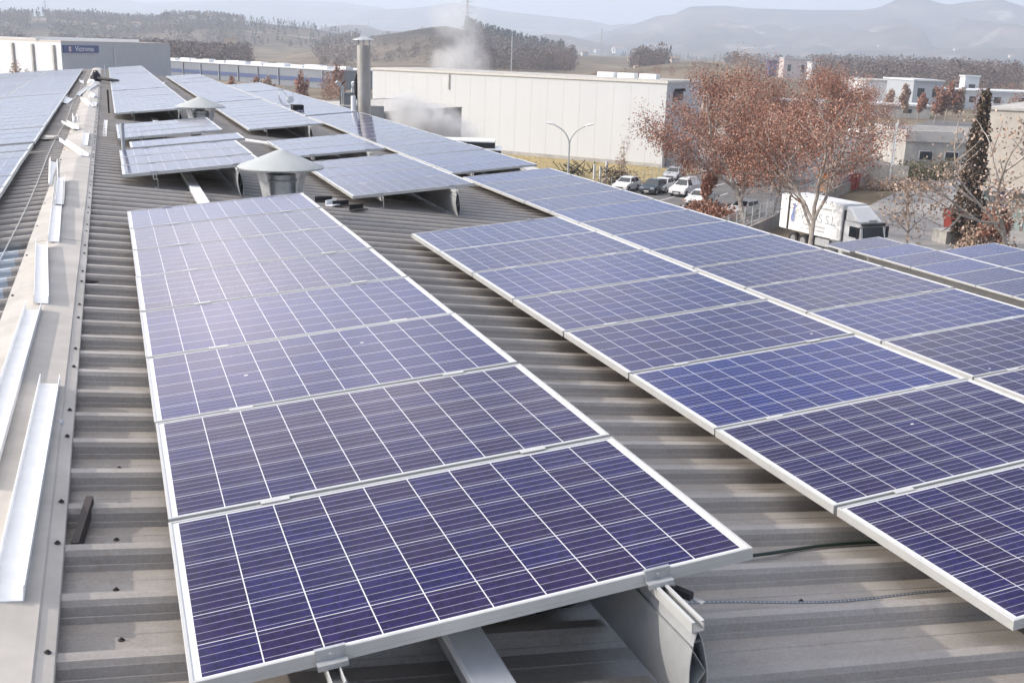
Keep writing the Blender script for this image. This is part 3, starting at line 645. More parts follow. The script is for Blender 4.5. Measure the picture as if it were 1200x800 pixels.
channel(roof(1.95, 44, .0), roof(2.35, 50, 0), .16, .05, 'white channel on the roof between the far ridge and middle rows')
# cardboard / offcuts in the heap
def lump(p, s, label, cat, m, name, seed=0):
    mb = MB(); bmesh.ops.create_icosphere(mb.bm, subdivisions=3, radius=1)
    for v in mb.bm.verts:
        q = 1 + .35 * noise.noise(v.co * 1.7 + Vector((seed, 0, 0))); v.co = Vector((v.co.x * s[0] * q, v.co.y * s[1] * q, max(-.02, v.co.z) * s[2] * q))
    return tag(mb.build(name, m, loc=p, smooth=True), label, cat)
bag = lump(rc(-.50, 41.3, .03), (.22, .5, .32), 'dark tool bag slumped on the far end of the ridge cap', 'bag', mat('black_fabric', (.03, .03, .04), .9), 'tool_bag', 3)
ab = MB(); ab.tube([(-.1, .0, .22), (-.04, .1, .36), (.08, .12, .36), (.14, 0, .22)], .02, 6); ab.build('strap', M_RUB, bag)
tb = MB(); tb.tube([roof(-.45, 40.9, .14), roof(.0, 40.4, .16), roof(.30, 40.2, .18)], [.05, .06, .035], 8); tag(tb.build('dark_tube', M_RUB), 'dark tube running from the bag towards the panels', 'roll')  # dark tapered tube from the bag to the panel side
lump(rc(-.62, 39.2, .02), (.14, .35, .12), 'crumpled pale plastic film beside the dark tool bag', 'plastic film', M_WSTEEL, 'plastic_film', 5)
lump(rc(-.48, 29.6, .03), (.12, .4, .10), 'crumpled pale wrapping on the ridge cap before the heap', 'wrapping', M_WSTEEL, 'wrapping', 8)
lump(lroof(.48, 17.0, .02), (.16, .22, .05), 'pale torn cardboard on the ribs left of the ridge', 'cardboard', M_CAP, 'cardboard', 2)
lump(rc(-.375, 2.28, .02), (.014, .04, .012), 'small grey sealant lump at the end of the nearest channel', 'sealant lump', M_GALV, 'sealant_lump', 2)
# conduit along the left slope, on the ribs
mb = MB(); mb.tube([lroof(.40 + .02 * math.sin(y * .5), y, .012) for y in [5 + 1.5 * i for i in range(31)]], .005, 6); tag(mb.build('conduit', M_ALU, smooth=True), 'thin grey conduit running along the ribs left of the ridge cap', 'conduit')
mb = MB(); mb.tube([roof(2.36, 19.85, .02), roof(2.95, 19.5, .02)], .035, 10); tag(mb.build('conduit', M_WSTEEL, smooth=True), 'short thick white conduit crossing between the ridge and middle rows', 'conduit')
# cable duct below the front row
def duct(y0, y1, rd, label):
    t = thing('cable_duct', label, 'cable duct', roof(rd, y0, 0), 0, 'cable ducts below the panels')
    mb = MB(); L_ = y1 - y0; b = t.location; q = lambda x, y, z: Matrix.Translation(roof(rd + x, y0 + y, z) - b) @ Matrix.Rotation(SL, 4, 'Y')
    mb.box((0, 0, 0), (.12, L_, .05), q(0, L_ / 2, .026)); mb.build('tray', M_GALV, t)
    mb = MB(); mb.loft([[Matrix.Rotation(SL, 4, 'Y') @ Vector(p) + Vector((0, y, 0)) for p in ((-.065, 0, .040), (-.065, 0, .056), (-.058, 0, .060), (.058, 0, .060), (.065, 0, .056), (.065, 0, .040))] for y in (0, L_)]); mb.build('lid', M_WSTEEL, t)
duct(-1.1, 3.2, .83, 'white metal cable duct below the open front end of the nearest row')
duct(8.3, 16.2, .83, 'white metal cable duct emerging behind the nearest row'); duct(19.3, 23, .85, 'white metal cable duct end before the row behind the small cowl')
# cables and strap
def path(pts, r, label, m, name='cable', n=6):
    pts = [Vector(p) for p in pts]; out = []
    for i in range(len(pts) - 1):
        p0, p1, p2, p3 = pts[max(i - 1, 0)], pts[i], pts[i + 1], pts[min(i + 2, len(pts) - 1)]
        for k in range(6):
            t = k / 6; out.append(.5 * ((2 * p1) + (p2 - p0) * t + (2 * p0 - 5 * p1 + 4 * p2 - p3) * t * t + (3 * p1 - p0 - 3 * p2 + p3) * t ** 3))
    out.append(pts[-1]); mb = MB(); mb.tube(out, r, n); return tag(mb.build(name, m, smooth=True), label, 'cable')
M_GCAB = mat('dark_green_cable_sheath', (.012, .03, .022), .45)
path([roof(1.2, .55, -.05), roof(1.9, .78, -.045), roof(2.2, .875, -.045), roof(2.4, .905, -.042), roof(2.55, .945, -.050), roof(2.7, .975, -.053), roof(2.94, .99, -.053), roof(3.08, .985, -.053), roof(3.5, .97, -.053)], .0075, 'dark green cable snaking from the front row to the middle column', M_GCAB)
path([roof(.95, .55, -.045), roof(1.1, .62, -.03), roof(1.25, .50, .0), roof(1.30, .42, .07), roof(1.27, .30, .16), roof(1.24, .2, .26)], .012, 'black corrugated cable hanging down beside the fin beam', M_DARK)
st = MB(); sl_ = []
y_ = .485
M_STRAP = D.materials.new('perforated_steel_strap'); M_STRAP.use_nodes = True; n = M_STRAP.node_tree; b = n.nodes['Principled BSDF']; b.inputs['Metallic'].default_value = .6; b.inputs['Roughness'].default_value = .4
tc = n.nodes.new('ShaderNodeTexCoord'); sp = n.nodes.new('ShaderNodeSeparateXYZ'); n.links.new(tc.outputs['Object'], sp.inputs[0])
a1 = nd(n, 'ShaderNodeMath', 'MULTIPLY', i1=55.0); n.links.new(sp.outputs[0], a1.inputs[0]); a2 = nd(n, 'ShaderNodeMath', 'FRACT'); n.links.new(a1.outputs[0], a2.inputs[0]); a3 = nd(n, 'ShaderNodeMath', 'LESS_THAN', i1=.42); n.links.new(a2.outputs[0], a3.inputs[0])
a4 = nd(n, 'ShaderNodeMath', 'ABSOLUTE'); n.links.new(sp.outputs[1], a4.inputs[0]); a5 = nd(n, 'ShaderNodeMath', 'LESS_THAN', i1=.0036); n.links.new(a4.outputs[0], a5.inputs[0]); a6 = nd(n, 'ShaderNodeMath', 'MULTIPLY'); n.links.new(a3.outputs[0], a6.inputs[0]); n.links.new(a5.outputs[0], a6.inputs[1])
mx = n.nodes.new('ShaderNodeMix'); mx.data_type = 'RGBA'; n.links.new(a6.outputs[0], mx.inputs[0]); mx.inputs[6].default_value = (.13, .15, .18, 1); mx.inputs[7].default_value = (.45, .43, .41, 1); n.links.new(mx.outputs[2], b.inputs['Base Color'])
st = MB(); N = 30
st.loft([[(-.1 + 1.65 * i / N, -.0085, .012 * math.sin(i * .3)), (-.1 + 1.65 * i / N, .0085, .012 * math.sin(i * .3)), (-.1 + 1.65 * i / N, .0085, .0018 + .012 * math.sin(i * .3)), (-.1 + 1.65 * i / N, -.0085, .0018 + .012 * math.sin(i * .3))] for i in range(N + 1)])
o = tag(st.build('steel_strap', M_STRAP), 'perforated blue-grey steel strap lying across the roof pan at the front', 'strap'); o.matrix_world = Matrix.Translation(roof(1.62, .505, -.034)) @ Matrix.Rotation(SL, 4, 'Y') @ Matrix.Rotation(-.02, 4, 'Z')
# bent flap and scraps
mb = MB(); mb.box((0, 0, 0), (.026, .30, .052), Matrix.Rotation(.15, 4, 'X')); o = tag(mb.build('metal_offcut', mat('dark_rusty_steel', (.06, .05, .048), .7, .3)), 'dark bent metal offcut wedged under the ridge cap edge', 'metal offcut'); o.matrix_world = Matrix.Translation(roof(-.265, 1.30, -.022)) @ Matrix.Rotation(-.16, 4, 'Z')
for k, (rd_, y, ds, sz) in enumerate(((-.285, 5.6, 'small dark flap beside the cap by the third channel', .09), (-.27, 8.75, 'small dark flap beside the cap near the back of the front row', .1))):
    mb = MB(); mb.box((0, 0, 0), (.09, sz, .012), Matrix.Rotation(.5, 4, 'X')); o = tag(mb.build('metal_offcut', M_RUB), ds, 'metal offcut'); o.matrix_world = Matrix.Translation(roof(rd_, y, -.03)) @ Matrix.Rotation(.3, 4, 'Z')
for k, (rd_, y, m, ds) in enumerate(((2.42, 10.98, M_RUB, 'black offcut lying flat behind the front row'), (2.60, 10.72, M_RUB, 'black angled bracket in the middle of the scraps behind the front row'), (2.76, 10.5, M_RUB, 'black bracket rightmost of the scraps behind the front row'), (2.50, 10.75, M_WSTEEL, 'white offcut among the black scraps behind the front row'))):
    mb = MB(); mb.box((0, 0, .0), (.22, .10, .014)); mb.box((.0, .045, .03), (.22, .012, .06)); o = tag(mb.build('bracket_offcut', m), ds, 'metal offcut', 'scraps behind the front row'); o.matrix_world = Matrix.Translation(roof(rd_, y, .012)) @ Matrix.Rotation(.25 * k, 4, 'Z')
# connector by the front clamp
cn = thing('cable_connector', 'small dark cable connector with steel tab beside the front fin beam', 'connector', OA + UX * 1.40 + VY * -.02 - WN * .085)
mb = MB(); mb.box((0, 0, 0), (.022, .06, .022), Matrix.Rotation(.5, 4, 'Z')); mb.build('housing', M_DARK, cn); mb = MB(); mb.box((.012, -.045, -.012), (.016, .04, .004), Matrix.Rotation(.5, 4, 'Z')); mb.build('tab', M_GALV, cn); mb = MB(); mb.tube([(.0, .03, 0), (-.02, .07, -.01), (-.06, .12, .02)], .004, 6); mb.build('lead', M_DARK, cn)
# cable reel on the middle column
rl = thing('cable_reel', 'wire cable reel with pale spool and dark base at the middle column edge', 'cable reel', OC + UX * -.06 + VY * 34.6 + WN * .0)
mb = MB(); mb.box((.28, -.25, .09), (.36, .5, .16)); mb.build('base', M_RUB, rl)
mb = MB(); mb.lathe([(.09, -.09), (.15, -.09), (.15, -.08), (.09, -.07), (.09, .07), (.15, .08), (.15, .09), (.09, .09)], n=18); o = mb.build('spool', M_WSTEEL, rl); o.location = (.1, .1, .32); o.rotation_euler = (R(80), 0, .3); o.scale = (.75, .75, .75)
for k, (r_, tx) in enumerate(((.36, 1.2), (.30, 1.45), (.33, 1.0))):
    mb = MB(); mb.tube([(r_ * math.cos(t / 20 * 6.283), r_ * math.sin(t / 20 * 6.283), 0) for t in range(21)], .009, 5, cap=False); o = mb.build('wire_loop', M_ALU, rl); o.location = (.08 - .1 * k, .1, .40); o.rotation_euler = (tx, 0, .5 * k)

# ------------------------------------------------------------------ flue, annex, plant
ch = thing('flue_chimney', 'tall weathered metal flue with conical rain cap beside the roof edge', 'chimney', (7.62, 32.0, -1.6))
M_FLUE = mat('weathered_flue_steel', (.50, .49, .47), .5, .35, .2, 3, col2=(.36, .32, .28), stretch=(1, 1, .35))
mb = MB(); mb.lathe([(.215, -1.5), (.215, 2.0), (.222, 2.005), (.222, 2.035), (.215, 2.04), (.215, 3.18), (.20, 3.18), (.20, 2.6)], n=36, cap=False); mb.build('flue_pipe', M_FLUE, ch, smooth=True)
mb = MB(); mb.lathe([(.005, 3.47), (.36, 3.345), (.365, 3.335), (.34, 3.335), (.005, 3.43)], n=36); mb.build('rain_cap', M_GALV, ch, smooth=True)
for k in range(6):
    a = k * math.pi / 3 + .3; mb = MB(); mb.box((.205 * math.cos(a), .205 * math.sin(a), 3.26), (.03, .03, .20)); mb.build('cap_strut', M_GALV, ch)
mb = MB(); mb.tube([(-.33, .05, -1.5), (-.33, .05, 1.6)], .085, 14); tag(mb.build('flue_pipe', M_WSTEEL, loc=(7.62, 32, -1.6), smooth=True), 'slim pale vent pipe standing against the tall flue', 'pipe')
mb = MB(); mb.tube([(-.25, .05, 1.5), (-.25, .05, 2.1), (-.20, .05, 2.3)], .06, 12); tag(mb.build('flue_pipe', M_RUB, loc=(7.62, 32, -1.6), smooth=True), 'black pipe elbow above the slim pale vent pipe', 'pipe')
# air-handling units past the eave, on a low plant roof
PB = thing('plant_room', 'low plant room beside the eave carrying the cooling unit', 'plant room')
mb = MB(); mb.box((12.6, 37.0, (ZG - 3.2) / 2), (7.0, 24, 12.4 - 3.2)); mb.build('wall', M_CONC, PB)
au = thing('cooling_unit', 'dark blue-black cooling unit with white lid beyond the eave', 'cooling unit', (12.6, 35.4, -3.2), R(-20))
mb = MB(); mb.box((0, 0, .62), (1.9, 1.3, 1.1)); mb.build('casing', mat('navy_casing', (.035, .045, .075), .5), au)
mb = MB(); mb.box((-.02, 0, 1.25), (1.98, 1.36, .05)); mb.box((-.25, .1, 1.52), (1.9, 1.3, .05)); mb.build('lid', M_WSTEEL, au)
mb = MB(); mb.box((-.22, .1, 1.39), (1.86, 1.2, .20)); mb.build('grille', M_DARK, au)
mb = MB(); mb.tube([(.45, -.66, .70), (.45, -.64, .70)], .36, 20); mb.tube([(-.45, -.66, .70), (-.45, -.64, .70)], .36, 20); mb.build('fan_guard', M_DARK, au)
for sx in (-.8, .8): mb = MB(); mb.box((sx, 0, .035), (.1, 1.2, .07)); mb.build('foot', M_GALV, au)
AN = thing('annex_building', 'low brown-grey annex with a flat roof before the white factory', 'annex', (0, 0, 0))
za = -4.5; q = [Vector(atz(x, y, za)) for x, y in ((420, 134.5), (541, 127), (474, 116))]; q.append(q[0] + q[2] - q[1] + Vector((2, 2, 0)))
M_ANX = mat('stained_annex_wall', (.30, .26, .23), .85, 0, .3, .35, col2=(.15, .13, .12), stretch=(1, 1, .25))
mb = MB(); mb.loft([[Vector((p.x, p.y, z)) for p in q] for z in (ZG, za)]); mb.build('wall', M_ANX, AN)
cen = sum(q, Vector()) / 4
mb = MB(); mb.loft([[cen + (p - cen) * s + Vector((0, 0, z)) for p in q] for s, z in ((1.01, .003), (1.01, .16), (.97, .16), (.97, .09))]); mb.build('roof', M_CONC, AN)
pk = thing('pipework', 'tangle of dark ducts and pipes left of the tall flue', 'pipework', far(404, 117, 62)); pk.scale = (.72, .72, .72)
b0 = pk.location
for k in range(5):
    x = random.uniform(-.8, 1.0); h = random.uniform(.5, 1.7); mb = MB(); mb.tube([(x, 0, -3), (x, .3, h * .7), (x + random.uniform(-.5, .5), .2, h)], random.uniform(.06, .16), 8); mb.build('duct', random.choice((M_GALV, M_RUB, M_WSTEEL)), pk, smooth=True)
mb = MB(); mb.box((.35, .3, -.3), (.9, .9, 1.7)); mb.build('filter_housing', mat('grey_housing', (.2, .2, .21), .6), pk)
mb = MB(); mb.box((-.6, 1.0, -4.6), (7, 4, 8.4 )); mb.build('plinth', M_CONC, pk)

# steam: soft puffs
M_ST = {}
def steam_mat(dens, sc):
    m = D.materials.new('steam'); m.use_nodes = True; n = m.node_tree; n.nodes.remove(n.nodes['Principled BSDF']); L = n.links.new
    v = n.nodes.new('ShaderNodeVolumePrincipled'); v.inputs['Color'].default_value = (.97, .97, .98, 1); v.inputs['Anisotropy'].default_value = .1
    tc = n.nodes.new('ShaderNodeTexCoord'); nz = n.nodes.new('ShaderNodeTexNoise'); nz.inputs['Scale'].default_value = sc; nz.inputs['Detail'].default_value = 5; nz.inputs['Roughness'].default_value = .6; nz.inputs['Distortion'].default_value = .8
    L(tc.outputs['Object'], nz.inputs[0])
    mr = n.nodes.new('ShaderNodeMapRange'); mr.inputs[1].default_value = .38; mr.inputs[2].default_value = .70; mr.inputs[3].default_value = 0; mr.inputs[4].default_value = dens; L(nz.outputs[0], mr.inputs[0])
    sp = n.nodes.new('ShaderNodeVectorMath'); sp.operation = 'SUBTRACT'; sp.inputs[1].default_value = (.5, .5, .5); L(tc.outputs['Generated'], sp.inputs[0])
    ln = n.nodes.new('ShaderNodeVectorMath'); ln.operation = 'LENGTH'; L(sp.outputs[0], ln.inputs[0])
    m2 = n.nodes.new('ShaderNodeMapRange'); m2.interpolation_type = 'SMOOTHSTEP'; m2.inputs[1].default_value = .10; m2.inputs[2].default_value = .49; m2.inputs[3].default_value = 1; m2.inputs[4].default_value = 0; L(ln.outputs['Value'], m2.inputs[0])
    mu = n.nodes.new('ShaderNodeMath'); mu.operation = 'MULTIPLY'; L(mr.outputs[0], mu.inputs[0]); L(m2.outputs[0], mu.inputs[1]); L(mu.outputs[0], v.inputs['Density']); L(v.outputs[0], n.nodes['Material Output'].inputs['Volume'])
    return m
def puff(label, px, py, dist, rx, rz, dens):
    k = dist / FPX; mb = MB(); bmesh.ops.create_icosphere(mb.bm, subdivisions=3, radius=1)
    for v in mb.bm.verts: v.co = Vector((v.co.x * rx * k, v.co.y * rx * k * .9, v.co.z * rz * k))
    o = mb.build('steam', steam_mat(dens, 1.3 / (rx * k)), loc=far(px, py, dist), kind='stuff'); o['label'] = label
for a in ((540, 74, 215, 42, 30, .85), (550, 50, 214, 22, 28, .55), (536, 20, 216, 40, 34, .28)): puff('tall white steam plume rising behind the white factory', *a)
for a in ((500, 142, 75, 52, 26, 4.5), (478, 124, 76, 34, 24, 3.0), (538, 152, 74, 40, 18, 2.0)): puff('low white steam drifting before the brown annex', *a)

# ------------------------------------------------------------------ big buildings
def obox(b, o, a0, a1, c0, c1, z0, z1, ex=E1, ey=E2):            # box on the town grid
    pts = [(a0, c0), (a1, c0), (a1, c1), (a0, c1)]
    b.loft([[(o[0] + ex.x * a + ey.x * c, o[1] + ex.y * a + ey.y * c, z) for a, c in pts] for z in (z0, z1)])
WF = thing('white_factory', 'long white panelled factory hall with a dark sign on its shaded end', 'factory')
HW = 10.6
mb = MB(); obox(mb, WC, -46.5, 0, 0, 13, ZG, ZG + HW); mb.build('wall', M_WHITE, WF)
mb = MB()
for k in range(1, 19): obox(mb, WC, -2.45 * k - .02, -2.45 * k + .02, -.004, .02, ZG + .3, ZG + HW - .3)
mb.build('panel_joints', mat('panel_joint_grey', (.44, .44, .43), .8), WF)  # plain grey strips along the cladding joints
mb = MB(); obox(mb, WC, -46.7, .15, -.15, 13.15, ZG + HW, ZG + HW + .28); mb.build('roof_edge', mat('pale_coping', (.62, .60, .57), .7), WF)
mb = MB(); obox(mb, WC, -46.4, -.3, .3, 12.7, ZG + HW + .281, ZG + HW + .36); mb.build('roof', M_CONC, WF)
for k, (a, c) in enumerate(((-5, 6), (-8.2, 6), (-11.4, 6.4))):
    mb = MB(); obox(mb, WC, a - 1.2, a + 1.2, c - .7, c + .7, ZG + HW + .362, ZG + HW + 1.0); mb.build('rooflight', M_WSTEEL, WF)
mb = MB(); obox(mb, WC, -33.1, -32.9, -.14, -.006, ZG + HW - 2.2, ZG + HW - .01); mb.build('downpipe', M_CONC, WF)
mb = MB(); obox(mb, WC, -46.3, -.2, -.05, -.004, ZG, ZG + .5); mb.build('plinth', M_CONC, WF)
# sign on the shaded end
sg = MB(); obox(sg, WC, .02, .16, 2.3, 5.4, ZG + 8.5, ZG + 9.6); so = sg.build('sign', mat('dark_sign_board', (.05, .035, .045), .6), WF)
for c in (2.5, 3.4, 4.6, 5.2): mb = MB(); obox(mb, WC, .05, .5, c - .04, c + .04, ZG + 9.6, ZG + 9.95); mb.build('sign_lamp', M_RUB, WF)
p = Vector((WC[0] + E1.x * .18 + E2.x * 3.85, WC[1] + E1.y * .18 + E2.y * 3.85, ZG + 9.05))
text('lettering', 'Intrama', .75, mat('faded_lilac_letters', (.30, .24, .30), .6), WF, Matrix.Translation(p) @ Matrix((E2, (0, 0, 1), E1)).transposed().to_4x4())
for (a, z0, z1, c0, c1) in ((0, .2, 3.2, 7, 10.2), (0, 0, 2.3, 4.4, 5.6)):
    mb = MB(); obox(mb, WC, .003, .05, c0, c1, ZG + z0, ZG + z1); mb.build('door', M_GREYW, WF)
GB = thing('loading_door_lean_to', 'grey fenced door recess at the base of the white factory end wall', 'door bay'); mb = MB(); obox(mb, WC, .1, 1.6, 1.2, 4.2, ZG, ZG + 3.4); mb.build('bay', M_GREYW, GB)

# hall with a sign board, far left
VF = thing('grey_white_hall', 'large hall with a white side, a grey front and a blue name board', 'hall')
vc = far(71, 49, 250); vr = far(199, 51.5, 305); vl = far(-190, 43, 420)
zt = .0
def wall3(mb, pts, z0, z1): mb.loft([[(p.x, p.y, z) for p in pts] for z in (z0, z1)])
back = vl + (vr - vc)
mb = MB(); mb.face([(vc.x, vc.y, ZG), (vr.x, vr.y, ZG), (vr.x, vr.y, zt), (vc.x, vc.y, zt)]); mb.face([(vr.x, vr.y, ZG), (back.x, back.y, ZG), (back.x, back.y, zt), (vr.x, vr.y, zt)]); mb.build('front_wall', mat('pale_grey_cladding', (.44, .45, .47), .6, 0, .04, .4), VF)
mb = MB(); mb.face([(vc.x, vc.y, ZG), (vl.x, vl.y, ZG), (vl.x, vl.y, zt), (vc.x, vc.y, zt)]); mb.build('side_wall', M_WHITE, VF)
mb = MB(); wall3(mb, [vc, vr, back, vl], zt + .003, zt + .45); mb.build('roof', mat('beige_roof_edge', (.50, .46, .42), .8), VF)
vd = (vr - vc); vd.z = 0; vL = vd.length; vd.normalize(); vn = Vector((vd.y, -vd.x, 0)); ld_ = (vl - vc); ld_.z = 0; lL = ld_.length; ld_.normalize(); ln_ = Vector((-ld_.y, ld_.x, 0))
def vpt(t, z, off=.1): return Vector((vc.x, vc.y, 0)) + vd * t + vn * off + Vector((0, 0, z))
def vplate(mb, t0, t1, z0, z1, off0, off1): mb.loft([[vpt(t0, z, off0), vpt(t1, z, off0), vpt(t1, z, off1), vpt(t0, z, off1)] for z in (z0, z1)])
mb = MB(); vplate(mb, .6, .285 * vL, -2.05, -.45, .02, .3); sb = mb.build('sign', M_BLUE, VF)
ML = mat('white_letters', (.8, .8, .8), .5)
text('lettering', 'Victronsa', 1.50, ML, sb, Matrix.Translation(vpt(.168 * vL, -1.22, .32)) @ Matrix((vd, (0, 0, 1), vn)).transposed().to_4x4() @ Matrix.Diagonal((1.55, 1, 1, 1)))
mb = MB(); c0 = vpt(.055 * vL, -1.24, .31)
for k in range(4):
    a0 = k * math.pi / 2 + .3; mb.face([c0] + [c0 + vd * .6 * math.cos(a0 + t) + Vector((0, 0, .6 * math.sin(a0 + t))) for t in (0, .4, .8, 1.2)])
mb.build('emblem', mat('emblem_pale', (.75, .55, .50), .5), sb)
for t in (.42 * vL, .47 * vL): mb = MB(); vplate(mb, t, t + .35, ZG, -.8 if t < .44 * vL else -5, .01, .3); mb.build('downpipe', M_WHITE, VF)
for k in range(14):
    t = 3.0 + k * 11.5; b_ = Vector((vc.x, vc.y, 0)) + ld_ * t; n_ = ln_ if ln_.dot(CP - b_) > 0 else -ln_
    mb = MB(); mb.loft([[b_ + n_ * .02 + Vector((0, 0, z)), b_ + n_ * .02 + ld_ * .8 + Vector((0, 0, z)), b_ + n_ * .5 + ld_ * .8 + Vector((0, 0, z)), b_ + n_ * .5 + Vector((0, 0, z))] for z in (ZG, -.5)]); mb.build('downpipe', M_CONC, VF)
for k in range(8): mb = MB(); p_ = vpt(9 + k * 6.5, zt + .75, -8); mb.box(p_, (3.6, 1.6, .7), None); mb.build('rooflight', M_WSTEEL, VF)
# long grey hall with a blue band
LH = thing('long_grey_hall', 'long low grey hall with a blue band and bumpy white rooflights', 'hall')
la, lb = far(188, 68.5, 440), far(396, 80.5, 352); zt2 = -6.5; dv = (lb - la); dv.z = 0; LL = dv.length; dv.normalize(); dn = Vector((dv.y, -dv.x, 0)); dn = dn if dn.dot(CP - la) > 0 else -dn
def lp(t, off, z): return Vector((la.x, la.y, 0)) + dv * t + dn * off + Vector((0, 0, z))
def lplate(mb, t0, t1, o0, o1, z0, z1): mb.loft([[lp(t0, o0, z), lp(t1, o0, z), lp(t1, o1, z), lp(t0, o1, z)] for z in (z0, z1)])
mb = MB(); lplate(mb, 0, LL, 0, -26, ZG, zt2); mb.build('wall', mat('blue_grey_cladding', (.20, .215, .245), .6, 0, .05, .3), LH)
mb = MB(); lplate(mb, 6, LL, .02, .12, ZG + 2.0, ZG + 3.3); mb.build('blue_band', mat('blue_band', (.055, .085, .20), .5), LH)
mb = MB(); lplate(mb, -.5, LL + .5, .3, -26, zt2 + .004, zt2 + .4); mb.build('roof_edge', M_WHITE, LH)
for k in range(14): mb = MB(); t = 3 + k * LL / 14; lplate(mb, t, t + 4 + 2 * (k % 3), -2, -5, zt2 + .41, zt2 + 1.1 + .3 * (k % 2)); mb.build('rooflight', M_WSTEEL, LH)
for k in range(9): mb = MB(); t = 4 + k * LL / 9; lplate(mb, t, t + .3, .13, .4, ZG, zt2); mb.build('downpipe', M_GREYW, LH)

# right side: beige building, yard building, far factories
BB = thing('beige_building', 'tall plain beige building with a glazed ground floor at right edge', 'building')
b0 = Vector((*g2(1137, 266), 0)); bd = unit(.60, -.80); bo = (b0.x, b0.y); by = unit(.80, .60)
mb = MB(); obox(mb, bo, 0, 40, 0, 26, ZG + 3.7, ZG + 10.4, bd, by); mb.build('wall', M_BEIGE, BB)
mb = MB(); obox(mb, bo, 0.6, 40, .8, 25, ZG, ZG + 3.69, bd, by); mb.build('ground_floor', mat('pale_green_glazing', (.32, .38, .36), .3, 0, .15, .4), BB)
mb = MB(); obox(mb, bo, -.2, 40, -.25, .5, ZG + 3.45, ZG + 3.72, bd, by); mb.build('white_ledge', M_WHITE, BB)
mb = MB(); obox(mb, bo, -.15, 40, -.15, 26.2, ZG + 10.402, ZG + 10.6, bd, by); mb.build('coping', M_CONC, BB)
for k in range(8): mb = MB(); obox(mb, bo, 1 + k * 3, 1.12 + k * 3, .7, .79, ZG, ZG + 3.4, bd, by); mb.build('mullion', M_WHITE, BB)
mb = MB(); obox(mb, bo, 1.6, 2.5, .55, .69, ZG + 1.3, ZG + 3.2, bd, by); mb.build('blue_door', mat('bright_blue_paint', (.03, .10, .42), .5), BB)
YB = thing('flat_roofed_workshop', 'grey flat-roofed workshop with a deep parapet beyond the yard', 'workshop')
y0 = g2(1058, 196); ye, yf = unit(.93, -.36), unit(.36, .93)
mb = MB(); obox(mb, y0, 0, 17, 0, 14, ZG, ZG + 3.6, ye, yf); mb.build('wall', M_CONC, YB)
for (a0, a1, c0, c1) in ((-.15, 17.1, -.15, .35), (-.15, .35, .351, 14), (16.6, 17.1, .351, 14), (.351, 16.59, 13.6, 14.1)):
    mb = MB(); obox(mb, y0, a0, a1, c0, c1, ZG + 3.603, ZG + 5.1, ye, yf); mb.build('parapet', mat('pale_parapet', (.55, .52, .49), .8), YB)
for k in range(4): mb = MB(); obox(mb, y0, 2 + 3.6 * k, 4 + 3.6 * k, -.03, .02, ZG + 1.0, ZG + 2.4, ye, yf); w = mb.build('window', M_WHITE, YB); mb = MB(); obox(mb, y0, 2.12 + 3.6 * k, 3.88 + 3.6 * k, -.05, -.031, ZG + 1.12, ZG + 2.28, ye, yf); mb.build('pane', M_GLASS, w)
def land(px, py, r):                                             # where a line of sight first meets the ground beyond r metres
    d = ray(px, py); l = math.hypot(d.x, d.y); az = math.atan2(d.x, d.y)
    while r < 7000:
        x, y, z = CP.x + d.x / l * r, CP.y + d.y / l * r, CP.z + d.z / l * r
        if ZG + height(az, r, x, y) >= z: return Vector((x, y, z))
        r *= 1.01
    return Vector((x, y, ZG))
def simple_hall(label, px, py, dist, L_, dep, h, ex, m, roofm=None, name='far_hall', group=None, win=0):
    p = far(px, py, dist); o = (p.x, p.y); ey = Vector((-ex.y, ex.x, 0)); t = thing(name, label, 'hall', (p.x, p.y, ZG), 0, group); base = t.location
    def bx(nm, a0, a1, c0, c1, z0, z1, mm, par=t): mb = MB(); obox(mb, (0, 0), a0, a1, c0, c1, z0, z1, ex, ey); return mb.build(nm, mm, par)
    bx('wall', 0, L_, 0, dep, 0, h, m); bx('roof', -.3, L_ + .3, -.3, dep + .3, h + .004, h + .5, roofm or M_WHITE)
    for k in range(win):
        w = bx('window', L_ * (k + .3) / win, L_ * (k + .3) / win + 2.2, -.06, .02, h * .45, h * .75, M_GLASS)
    return t
ew = unit(.93, -.36)
simple_hall('far white hall with a pale sloping roof left of the grey gable', 1012, 120, 395, 24, 30, 8.0, ew, M_WHITE, M_CONC)
simple_hall('far grey gable-ended hall with small dark windows', 1068, 122, 372, 9.5, 30, 9.0, ew, mat('cool_grey_render', (.38, .40, .43), .7), M_WHITE, win=2)
simple_hall('far low white hall at right behind orange trees', 1098, 117, 380, 40, 26, 6.2, ew, M_WHITE, M_WHITE, win=5)
simple_hall('far long white shed row behind the big orange trees', 826, 99, 300, 60, 14, 3.2, unit(.9, -.44), M_CONC, M_WHITE, win=6)
simple_hall('small white block with a dark doorway on the far roof line', 1130, 103, 420, 5, 5, 10.5, ew, M_WHITE, M_WHITE, win=1)
simple_hall('boxy pale grey works building in the distance', 951, 82, 720, 11, 12, 13, ew, mat('pale_block', (.55, .57, .58), .7), M_WHITE)
simple_hall('pinkish works tower in the distance behind the tree tops', 918, 82, 760, 18, 14, 15, ew, mat('pink_block', (.50, .42, .40), .7), M_WHITE, win=2)
simple_hall('dark blue works block in the distance', 902, 76, 780, 5, 10, 13, ew, M_BLUE, M_BLUE)
simple_hall('ochre topped works building in the distance', 983, 84, 640, 10, 12, 9.5, ew, M_GREYW, mat('ochre_roof', (.50, .36, .20), .8), win=2)
simple_hall('low ochre shed beside the far halls', 998, 97, 520, 9, 10, 7.0, ew, mat('ochre_wall', (.48, .33, .18), .8), M_WHITE)
simple_hall('little cream farmhouse below the terraced hill', 497, 76, 800, 7, 8, 5, ew, mat('cream_wall', (.62, .52, .40), .8), mat('tile_roof', (.35, .20, .14), .8), win=1, name='farmhouse')
